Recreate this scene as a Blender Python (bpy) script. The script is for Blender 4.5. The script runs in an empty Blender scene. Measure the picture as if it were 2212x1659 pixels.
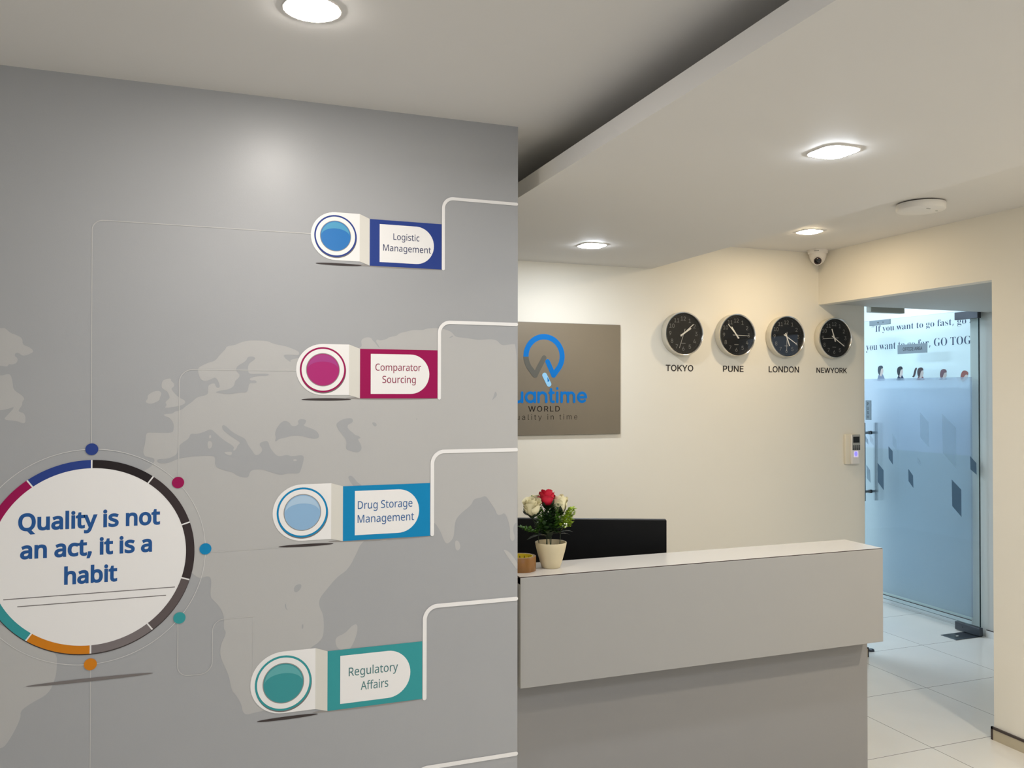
import bpy, bmesh, math, random
from mathutils import Vector, Matrix, Euler
from mathutils.geometry import delaunay_2d_cdt
random.seed(7)
PI = math.pi
scene = bpy.context.scene
col = scene.collection

# ------------------------------------------------------------------ camera, world, exposure
CAM_H = 1.62
cam = bpy.data.cameras.new('camera')
cam.sensor_fit = 'HORIZONTAL'; cam.sensor_width = 36.0
cam.lens = 36.0 * 1797.96 / 2212.0
cam.clip_start = 0.02
cam_ob = bpy.data.objects.new('camera', cam); col.objects.link(cam_ob)
yaw, pitch, roll = (math.radians(a) for a in (20.28189, 0.64673, 0.0661))
fw = Vector((math.sin(yaw) * math.cos(pitch), math.cos(yaw) * math.cos(pitch), math.sin(pitch)))
rt = Vector((math.cos(yaw), -math.sin(yaw), 0)); up = rt.cross(fw)
r2 = rt * math.cos(roll) + up * math.sin(roll); u2 = -rt * math.sin(roll) + up * math.cos(roll)
cam_ob.matrix_world = Matrix(((r2.x, u2.x, -fw.x, 0), (r2.y, u2.y, -fw.y, 0), (r2.z, u2.z, -fw.z, CAM_H), (0, 0, 0, 1)))
scene.camera = cam_ob

world = bpy.data.worlds.new('daylight'); scene.world = world; world.use_nodes = True
bg = world.node_tree.nodes['Background']
bg.inputs[0].default_value = (0.60, 0.78, 1.0, 1); bg.inputs[1].default_value = 1.1
vs = scene.view_settings
scene.display_settings.display_device = 'sRGB'
vs.view_transform = 'Standard'; vs.look = 'None'; vs.gamma = 1.0; vs.use_curve_mapping = False
vs.exposure = 0.23
scene.cycles.max_bounces = 9; scene.cycles.diffuse_bounces = 4; scene.cycles.glossy_bounces = 4
scene.cycles.transmission_bounces = 8; scene.cycles.transparent_max_bounces = 16
scene.cycles.sample_clamp_indirect = 6.0

# lamp lens strengths (light comes from the lens; hall and office lamps are added)
E_COOL, E_WARM, E_ROUND, E_HALL_FILL, E_OFFICE_FILL = 156.0, 112.0, 192.0, 250.0, 24.0

# ------------------------------------------------------------------ materials
def lin(c):
    return tuple(((v / 255) / 12.92 if v / 255 <= 0.04045 else ((v / 255 + 0.055) / 1.055) ** 2.4) for v in c)
MATS = {}
def mat(name, rgb=(200, 200, 200), rough=0.5, metal=0.0, spec=0.5, noise=0.0, nscale=30.0, bump=0.0, bscale=200.0,
        emit=None, estr=0.0, coat=0.0, trans=0.0, ior=1.45, sss=0.0):
    m = bpy.data.materials.new(name); m.use_nodes = True
    nt = m.node_tree; b = nt.nodes['Principled BSDF']
    c = lin(rgb) + (1,)
    b.inputs['Base Color'].default_value = c
    b.inputs['Roughness'].default_value = rough; b.inputs['Metallic'].default_value = metal
    b.inputs['Specular IOR Level'].default_value = spec; b.inputs['IOR'].default_value = ior
    b.inputs['Coat Weight'].default_value = coat
    b.inputs['Transmission Weight'].default_value = trans
    if emit:
        b.inputs['Emission Color'].default_value = tuple(emit) + (1,); b.inputs['Emission Strength'].default_value = estr
    tc = nt.nodes.new('ShaderNodeTexCoord')
    if noise > 0:
        n = nt.nodes.new('ShaderNodeTexNoise'); n.inputs['Scale'].default_value = nscale; n.inputs['Detail'].default_value = 4
        nt.links.new(tc.outputs['Object'], n.inputs['Vector'])
        mx = nt.nodes.new('ShaderNodeMix'); mx.data_type = 'RGBA'
        mx.inputs['A'].default_value = tuple(v * (1 - noise) for v in c[:3]) + (1,)
        mx.inputs['B'].default_value = tuple(min(1, v * (1 + noise)) for v in c[:3]) + (1,)
        nt.links.new(n.outputs['Fac'], mx.inputs['Factor']); nt.links.new(mx.outputs['Result'], b.inputs['Base Color'])
    if bump > 0:
        n2 = nt.nodes.new('ShaderNodeTexNoise'); n2.inputs['Scale'].default_value = bscale; n2.inputs['Detail'].default_value = 3
        nt.links.new(tc.outputs['Object'], n2.inputs['Vector'])
        bp = nt.nodes.new('ShaderNodeBump'); bp.inputs['Strength'].default_value = bump; bp.inputs['Distance'].default_value = 0.001
        nt.links.new(n2.outputs['Fac'], bp.inputs['Height']); nt.links.new(bp.outputs['Normal'], b.inputs['Normal'])
    MATS[name] = m
    return m
def glass_mat(name, tint=(0.95, 0.98, 0.98), gloss=0.02):
    m = bpy.data.materials.new(name); m.use_nodes = True; nt = m.node_tree; nt.nodes.clear()
    o = nt.nodes.new('ShaderNodeOutputMaterial'); t = nt.nodes.new('ShaderNodeBsdfTransparent'); t.inputs[0].default_value = tint + (1,)
    g = nt.nodes.new('ShaderNodeBsdfGlossy'); g.inputs['Roughness'].default_value = gloss
    f = nt.nodes.new('ShaderNodeFresnel'); f.inputs[0].default_value = 1.45
    mx = nt.nodes.new('ShaderNodeMixShader')
    ge = nt.nodes.new('ShaderNodeNewGeometry'); inv = nt.nodes.new('ShaderNodeMath'); inv.operation = 'SUBTRACT'; inv.inputs[0].default_value = 1.0
    mu = nt.nodes.new('ShaderNodeMath'); mu.operation = 'MULTIPLY'
    nt.links.new(ge.outputs['Backfacing'], inv.inputs[1]); nt.links.new(f.outputs[0], mu.inputs[0]); nt.links.new(inv.outputs[0], mu.inputs[1])
    nt.links.new(mu.outputs[0], mx.inputs[0]); nt.links.new(t.outputs[0], mx.inputs[1]); nt.links.new(g.outputs[0], mx.inputs[2])
    nt.links.new(mx.outputs[0], o.inputs[0]); MATS[name] = m; return m
def film_mat(name):
    m = bpy.data.materials.new(name); m.use_nodes = True; nt = m.node_tree; nt.nodes.clear()
    o = nt.nodes.new('ShaderNodeOutputMaterial')
    r = nt.nodes.new('ShaderNodeBsdfRefraction'); r.inputs['Color'].default_value = (0.88, 0.90, 0.95, 1)
    r.inputs['Roughness'].default_value = 0.26; r.inputs['IOR'].default_value = 1.22
    d = nt.nodes.new('ShaderNodeBsdfTranslucent'); d.inputs[0].default_value = (0.82, 0.85, 0.92, 1)
    t = nt.nodes.new('ShaderNodeBsdfTransparent'); t.inputs[0].default_value = (0.86, 0.89, 0.95, 1)
    a = nt.nodes.new('ShaderNodeMixShader'); a.inputs[0].default_value = 0.16
    b = nt.nodes.new('ShaderNodeMixShader'); b.inputs[0].default_value = 0.22
    nt.links.new(r.outputs[0], a.inputs[1]); nt.links.new(d.outputs[0], a.inputs[2])
    nt.links.new(a.outputs[0], b.inputs[1]); nt.links.new(t.outputs[0], b.inputs[2]); nt.links.new(b.outputs[0], o.inputs[0])
    MATS[name] = m; return m
def veil_mat(name, rgb, alpha):
    m = bpy.data.materials.new(name); m.use_nodes = True; nt = m.node_tree; nt.nodes.clear()
    o = nt.nodes.new('ShaderNodeOutputMaterial'); t = nt.nodes.new('ShaderNodeBsdfTransparent')
    d = nt.nodes.new('ShaderNodeBsdfDiffuse'); d.inputs[0].default_value = lin(rgb) + (1,)
    a = nt.nodes.new('ShaderNodeMixShader'); a.inputs[0].default_value = alpha
    nt.links.new(t.outputs[0], a.inputs[1]); nt.links.new(d.outputs[0], a.inputs[2]); nt.links.new(a.outputs[0], o.inputs[0])
    MATS[name] = m; return m
def tile_mat(name):
    m = mat(name, (230, 227, 219), rough=0.16, spec=0.5)
    nt = m.node_tree; b = nt.nodes['Principled BSDF']
    tc = nt.nodes.new('ShaderNodeTexCoord')
    mp = nt.nodes.new('ShaderNodeMapping'); mp.inputs['Location'].default_value = (-3.1325 / 0.6085 + 20, -2.925 / 0.604 + 20, 0)
    mp.inputs['Scale'].default_value = (1 / 0.6085, 1 / 0.604, 1)
    nt.links.new(tc.outputs['Object'], mp.inputs['Vector'])
    br = nt.nodes.new('ShaderNodeTexBrick'); br.offset = 0; br.squash = 1
    br.inputs['Scale'].default_value = 1; br.inputs['Brick Width'].default_value = 1; br.inputs['Row Height'].default_value = 1
    br.inputs['Mortar Size'].default_value = 0.0028; br.inputs['Mortar Smooth'].default_value = 0.1
    br.inputs['Color1'].default_value = lin((230, 227, 219)) + (1,); br.inputs['Color2'].default_value = lin((226, 223, 216)) + (1,)
    br.inputs['Mortar'].default_value = lin((112, 106, 96)) + (1,)
    nt.links.new(mp.outputs[0], br.inputs['Vector'])
    n = nt.nodes.new('ShaderNodeTexNoise'); n.inputs['Scale'].default_value = 3; n.inputs['Detail'].default_value = 5
    nt.links.new(tc.outputs['Object'], n.inputs['Vector'])
    mx = nt.nodes.new('ShaderNodeMix'); mx.data_type = 'RGBA'; mx.blend_type = 'MULTIPLY'; mx.inputs['Factor'].default_value = 0.12
    nt.links.new(br.outputs['Color'], mx.inputs['A']); nt.links.new(n.outputs['Fac'], mx.inputs['B'])
    nt.links.new(mx.outputs['Result'], b.inputs['Base Color'])
    return m

M = MATS
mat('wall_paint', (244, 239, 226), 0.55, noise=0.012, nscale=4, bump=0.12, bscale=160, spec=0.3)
mat('alcove_shade_paint', (200, 200, 195), 0.6, noise=0.012, nscale=4, bump=0.1, bscale=160, spec=0.3)  # greyer than the wall paint: shade of the recess put into the colour
mat('office_paint', (236, 242, 244), 0.6, noise=0.01, nscale=4, bump=0.1, bscale=160, spec=0.3)
mat('office_lower_shade', (220, 228, 222), 0.6, noise=0.01, nscale=4, bump=0.1, bscale=160, spec=0.3)  # lower office wall: soft shadow edge painted as a darker colour
mat('ceiling_paint', (227, 225, 222), 0.6, noise=0.01, nscale=3, bump=0.08, bscale=120, spec=0.25)
mat('vinyl_grey', (169, 170, 172), 0.36, noise=0.02, nscale=5, bump=0.10, bscale=420, spec=0.45)
mat('vinyl_land', (187, 186, 184), 0.36, noise=0.02, nscale=5, bump=0.10, bscale=420, spec=0.45)
mat('print_white', (244, 242, 240), 0.38, bump=0.06, bscale=420)
mat('print_line_bright', (218, 217, 214), 0.36)
mat('print_line', (196, 195, 192), 0.36)
mat('print_fold', (222, 219, 210), 0.36)
mat('print_shadow', (58, 48, 46), 0.4)
mat('print_soft_shadow', (120, 114, 112), 0.4)
mat('print_ring_shadow', (150, 146, 142), 0.4)
for n, c in dict(blue=(44, 66, 140), magenta=(158, 10, 82), cyan=(14, 136, 190), teal=(58, 156, 160), orange=(214, 130, 24),
                 quote=(40, 90, 154), k1=(38, 30, 30), k2=(58, 48, 48), k3=(74, 64, 64), k4=(98, 88, 88), k5=(126, 118, 118)).items():
    mat('print_' + n, c, 0.40, bump=0.05, bscale=420, spec=0.25)
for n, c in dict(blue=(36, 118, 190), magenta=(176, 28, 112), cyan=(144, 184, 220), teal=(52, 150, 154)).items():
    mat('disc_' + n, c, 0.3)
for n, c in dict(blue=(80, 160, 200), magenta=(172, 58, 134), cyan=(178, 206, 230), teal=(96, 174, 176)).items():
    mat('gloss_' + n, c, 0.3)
for n, c in dict(blue=(66, 70, 104), magenta=(150, 48, 80), cyan=(58, 104, 160), teal=(76, 126, 128)).items():
    mat('ink_' + n, c, 0.4)
mat('laminate_front', (164, 163, 161), 0.42, noise=0.015, nscale=8, spec=0.4)
mat('laminate_top', (216, 212, 206), 0.25, noise=0.01, nscale=8, spec=0.5)
mat('laminate_edge', (70, 58, 54), 0.5)
mat('laminate_base', (147, 146, 146), 0.45, noise=0.015, nscale=8, spec=0.4)
mat('steel_plate', (126, 120, 110), 0.34, metal=0.75, noise=0.03, nscale=6, bump=0.04, bscale=300)
mat('plate_edge', (120, 112, 98), 0.4, metal=0.6)
mat('logo_blue', (0, 116, 198), 0.4, spec=0.2); mat('logo_grey', (92, 92, 86), 0.35); mat('logo_light', (150, 210, 248), 0.3)
mat('logo_deep', (0, 92, 172), 0.3)
mat('logo_black', (30, 24, 22), 0.5, spec=0.2); mat('logo_faint', (58, 52, 46), 0.5, spec=0.1)
mat('vinyl_black', (34, 24, 20), 0.45)
mat('clock_case', (226, 220, 204), 0.35, spec=0.5); mat('chrome', (226, 224, 220), 0.14, metal=1.0)
mat('clock_dial', (14, 13, 12), 0.5, spec=0.3); mat('numeral_grey', (122, 120, 116), 0.5); mat('hand_silver', (236, 232, 222), 0.3, metal=0.1)
glass_mat('clock_glass', (0.97, 0.97, 0.97), 0.005)
glass_mat('door_glass', (0.925, 0.972, 0.98), 0.0)
mat('glass_edge', (14, 46, 54), 0.15, spec=0.6)
film_mat('frosted_film')
veil_mat('veil_dark', (62, 82, 98), 0.86); veil_mat('veil_mid', (92, 118, 136), 0.55); veil_mat('veil_pale', (120, 142, 154), 0.30)
mat('brushed_steel', (128, 130, 130), 0.32, metal=0.8); mat('dark_steel', (78, 82, 88), 0.3, metal=0.7)
mat('lock_body', (176, 180, 172), 0.5); mat('sign_steel', (120, 134, 142), 0.4, metal=0.5)
mat('letter_dark', (36, 44, 52), 0.5)
mat('office_ink', (38, 54, 92), 0.5)
mat('white_plastic', (236, 232, 226), 0.4); mat('cream_plastic', (236, 228, 208), 0.4); mat('pale_plastic', (238, 236, 232), 0.45)
mat('seam_dark', (90, 78, 70), 0.6)
mat('black_plastic', (12, 12, 12), 0.5, spec=0.25, noise=0.05, nscale=40); mat('bezel_grey', (70, 74, 80), 0.3)
mat('lens_black', (10, 8, 8), 0.08, coat=0.6); mat('lens_brown', (64, 44, 38), 0.25)
mat('key_grey', (168, 168, 164), 0.45); mat('key_dark', (58, 58, 60), 0.4); mat('screen_dark', (38, 40, 42), 0.2)
mat('finger_glow', (90, 90, 230), 0.3, emit=(0.16, 0.14, 0.95), estr=1.6); mat('finger_white', (236, 228, 250), 0.3, emit=(0.8, 0.7, 1.0), estr=0.25)
mat('pot_cream', (212, 199, 166), 0.5, noise=0.04, nscale=60, bump=0.1, bscale=300)
mat('gravel', (206, 190, 160), 0.8, noise=0.25, nscale=200, bump=0.6, bscale=220)
mat('rose_red', (206, 24, 56), 0.5, noise=0.12, nscale=60); mat('rose_white', (236, 228, 190), 0.55, noise=0.05, nscale=60)
mat('sepal', (26, 40, 20), 0.5); mat('stem_green', (40, 54, 30), 0.5)
mat('leaf_dark', (34, 62, 26), 0.45, noise=0.25, nscale=60); mat('leaf_mid', (78, 122, 34), 0.5, noise=0.25, nscale=60)
mat('leaf_bright', (160, 186, 44), 0.5, noise=0.2, nscale=60); mat('leaf_deep', (20, 34, 20), 0.35, noise=0.2, nscale=60)
mat('blossom_white', (240, 242, 228), 0.6)
mat('tape_brown', (134, 92, 46), 0.22, noise=0.05, nscale=30, coat=0.05); mat('tape_core', (214, 190, 40), 0.6); mat('tape_mark', (40, 36, 20), 0.6)
mat('tape_side', (146, 112, 62), 0.4)
mat('skirting_tile', (196, 184, 158), 0.3); mat('skirting_pale', (226, 228, 226), 0.4)
mat('skirting_line', (66, 56, 54), 0.5)
mat('skin_print', (220, 196, 188), 0.6)
for n, c in dict(hair_a=(58, 68, 80), hair_b=(26, 32, 44), hair_c=(70, 44, 50), hair_d=(122, 78, 88), hair_e=(160, 84, 76), coat_a=(134, 142, 166),
                 coat_b=(28, 44, 78), coat_c=(132, 50, 62), coat_d=(58, 66, 118), pony=(52, 72, 96)).items():
    mat('decal_' + n, c, 0.6)
mat('lens_cool', (255, 255, 255), 0.4, emit=(0.86, 0.92, 1.0), estr=E_COOL)
mat('lens_warm', (255, 255, 255), 0.4, emit=(1.0, 0.79, 0.52), estr=E_WARM)
mat('lens_round', (255, 255, 255), 0.4, emit=(1.0, 0.945, 0.88), estr=E_ROUND)
mat('lens_hall_fill', (255, 255, 255), 0.4, emit=(0.97, 0.96, 1.0), estr=E_HALL_FILL)  # for unseen ceiling lamps added as fill
mat('lens_entrance_fill', (255, 255, 255), 0.4, emit=(1.0, 0.88, 0.70), estr=640.0)  # for the unseen lamp added to brighten the clock wall
mat('lens_office_fill', (255, 255, 255), 0.4, emit=(0.73, 0.86, 1.0), estr=E_OFFICE_FILL)  # for unseen office panels added for brightness behind the door
mat('lens_office_small_fill', (255, 255, 255), 0.4, emit=(0.73, 0.86, 1.0), estr=16.0)  # for the unseen panel added to lift the upper office wall
mat('desk_inner', (190, 186, 180), 0.5)
tile_mat('floor_tile')

# ------------------------------------------------------------------ helpers
def link(name, me, parent=None):
    o = bpy.data.objects.new(name, me); col.objects.link(o)
    if parent is not None: o.parent = parent
    return o
def obj(name, bm, mats, parent=None, smooth=False, loc=None):
    me = bpy.data.meshes.new(name)
    bmesh.ops.remove_doubles(bm, verts=bm.verts, dist=1e-7)
    bm.normal_update(); bm.to_mesh(me); bm.free()
    for m in (mats if isinstance(mats, (list, tuple)) else [mats]): me.materials.append(M[m])
    if smooth:
        for p in me.polygons: p.use_smooth = True
        if smooth != 'all': me.set_sharp_from_angle(angle=math.radians(smooth if smooth is not True else 40))
    o = link(name, me, parent)
    if loc is not None: o.location = loc
    return o
def empty(name, loc=(0, 0, 0), rotz=0.0, parent=None):
    o = bpy.data.objects.new(name, None); col.objects.link(o); o.location = loc; o.rotation_euler = (0, 0, rotz)
    o.empty_display_size = 0.05
    if parent is not None: o.parent = parent
    return o
def tag(o, label, cat, group=None):
    o['label'] = label; o['category'] = cat
    if group: o['group'] = group
    return o
def note(o, label): o['label'] = label; return o
def struct(o, label=None):
    o['kind'] = 'structure'
    if label: o['label'] = label
    return o
def B(): return bmesh.new()
def box(bm, x0, x1, y0, y1, z0, z1, mi=0, bev=0.0, seg=2):
    r = bmesh.ops.create_cube(bm, size=1.0)
    vs_ = r['verts']
    for v in vs_:
        v.co = Vector((x0 + (v.co.x + .5) * (x1 - x0), y0 + (v.co.y + .5) * (y1 - y0), z0 + (v.co.z + .5) * (z1 - z0)))
    fs = list({f for v in vs_ for f in v.link_faces})
    for f in fs: f.material_index = mi
    if bev > 0:
        es = list({e for v in vs_ for e in v.link_edges})
        rr = bmesh.ops.bevel(bm, geom=es, offset=bev, segments=seg, affect='EDGES', profile=0.5)
        for f in rr['faces']: f.material_index = mi
    return bm
def lathe(bm, prof, n=48, axis='z', c=(0, 0, 0), mi=0, cap=False):
    """prof: (radius, height) pairs; axis 'z' up, 'y' means height runs towards -Y."""
    rings = []
    for r, h in prof:
        ring = []
        if r < 1e-6:
            p = (c[0], c[1], c[2] + h) if axis == 'z' else (c[0], c[1] - h, c[2])
            v = bm.verts.new(p); ring = [v] * n
        else:
            for i in range(n):
                a = 2 * PI * i / n
                p = (c[0] + r * math.cos(a), c[1] + r * math.sin(a), c[2] + h) if axis == 'z' else (c[0] + r * math.cos(a), c[1] - h, c[2] + r * math.sin(a))
                ring.append(bm.verts.new(p))
        rings.append(ring)
    for k in range(len(rings) - 1):
        a, b = rings[k], rings[k + 1]
        for i in range(n):
            j = (i + 1) % n
            q = []
            for v in (a[i], a[j], b[j], b[i]):
                if v not in q: q.append(v)
            if len(q) >= 3:
                try:
                    f = bm.faces.new(q if axis == 'z' else q); f.material_index = mi
                except ValueError: pass
    return bm
def tube(bm, pts, r, n=10, mi=0, caps=True):
    pts = [Vector(p) for p in pts]; rings = []
    rr = r if isinstance(r, (list, tuple)) else [r] * len(pts)
    prev = None
    for i, p in enumerate(pts):
        d = (pts[min(i + 1, len(pts) - 1)] - pts[max(i - 1, 0)]).normalized()
        ref = prev if prev is not None else (Vector((0, 0, 1)) if abs(d.z) < 0.9 else Vector((1, 0, 0)))
        s = d.cross(ref).normalized(); t = s.cross(d).normalized(); prev = t
        rings.append([bm.verts.new(p + (s * math.cos(2 * PI * k / n) + t * math.sin(2 * PI * k / n)) * rr[i]) for k in range(n)])
    for a, b in zip(rings, rings[1:]):
        for k in range(n):
            f = bm.faces.new((a[k], a[(k + 1) % n], b[(k + 1) % n], b[k])); f.material_index = mi
    if caps:
        for ring in (rings[0], rings[-1]):
            f = bm.faces.new(ring); f.material_index = mi
    return bm

# planes: 2D print coordinates -> 3D.  A plane is (origin, u, v, n)
class Plane:
    def __init__(s, o, u, v, n): s.o, s.u, s.v, s.n = Vector(o), Vector(u), Vector(v), Vector(n)
    def p(s, x, y, d=0.0): return s.o + s.u * x + s.v * y + s.n * d
def face2d(bm, pl, pts, d, mi=0):
    vs_ = [bm.verts.new(pl.p(x, y, d)) for x, y in pts]
    f = bm.faces.new(vs_); f.material_index = mi; f.normal_update()
    if f.normal.dot(pl.n) < 0: f.normal_flip()
    return f
def arc(cx, cy, r, a0, a1, n):
    return [(cx + r * math.cos(math.radians(a0 + (a1 - a0) * i / n)), cy + r * math.sin(math.radians(a0 + (a1 - a0) * i / n))) for i in range(n + 1)]
def disc2d(bm, pl, c, r, d, mi=0, n=64, ry=None):
    ry = ry or r
    return face2d(bm, pl, [(c[0] + r * math.cos(2 * PI * i / n), c[1] + ry * math.sin(2 * PI * i / n)) for i in range(n)], d, mi)
def ring2d(bm, pl, c, r0, r1, d, mi=0, a0=0.0, a1=360.0, n=96):
    A = arc(c[0], c[1], r0, a0, a1, n); O = arc(c[0], c[1], r1, a0, a1, n)
    for i in range(n):
        face2d(bm, pl, [A[i], O[i], O[i + 1], A[i + 1]], d, mi)
STROKES = [0]
def stroke2d(bm, pl, pts, w, d, mi=0, caps=True, n=10):
    """a line of width w with rounded ends; each stroke lies a hair above the one before"""
    STROKES[0] = (STROKES[0] + 1) % 24
    d += STROKES[0] * 4e-5
    ribbon2d(bm, pl, pts, w, d, mi)
    if caps:
        for p, q in ((pts[0], pts[1]), (pts[-1], pts[-2])):
            a = math.degrees(math.atan2(p[1] - q[1], p[0] - q[0]))
            face2d(bm, pl, arc(p[0], p[1], w / 2, a - 90, a + 90, n), d, mi)
def ribbon2d(bm, pl, pts, w, d, mi=0):
    """a continuous flat band along pts (mitred, square ends)"""
    L, R_ = [], []
    for i, p in enumerate(pts):
        a = pts[max(i - 1, 0)]; b = pts[min(i + 1, len(pts) - 1)]
        dx, dy = b[0] - a[0], b[1] - a[1]; l = math.hypot(dx, dy) or 1
        L.append((p[0] - dy / l * w / 2, p[1] + dx / l * w / 2)); R_.append((p[0] + dy / l * w / 2, p[1] - dx / l * w / 2))
    for i in range(len(pts) - 1):
        face2d(bm, pl, [L[i], R_[i], R_[i + 1], L[i + 1]], d, mi)
def smooth2d(pts, k=2):
    for _ in range(k):
        q = []
        for i in range(len(pts)):
            a, b = pts[i], pts[(i + 1) % len(pts)]
            q += [(a[0] * .75 + b[0] * .25, a[1] * .75 + b[1] * .25), (a[0] * .25 + b[0] * .75, a[1] * .25 + b[1] * .75)]
        pts = q
    return pts
def circle_smooth(pts):
    return smooth2d(pts, 3)

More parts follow.
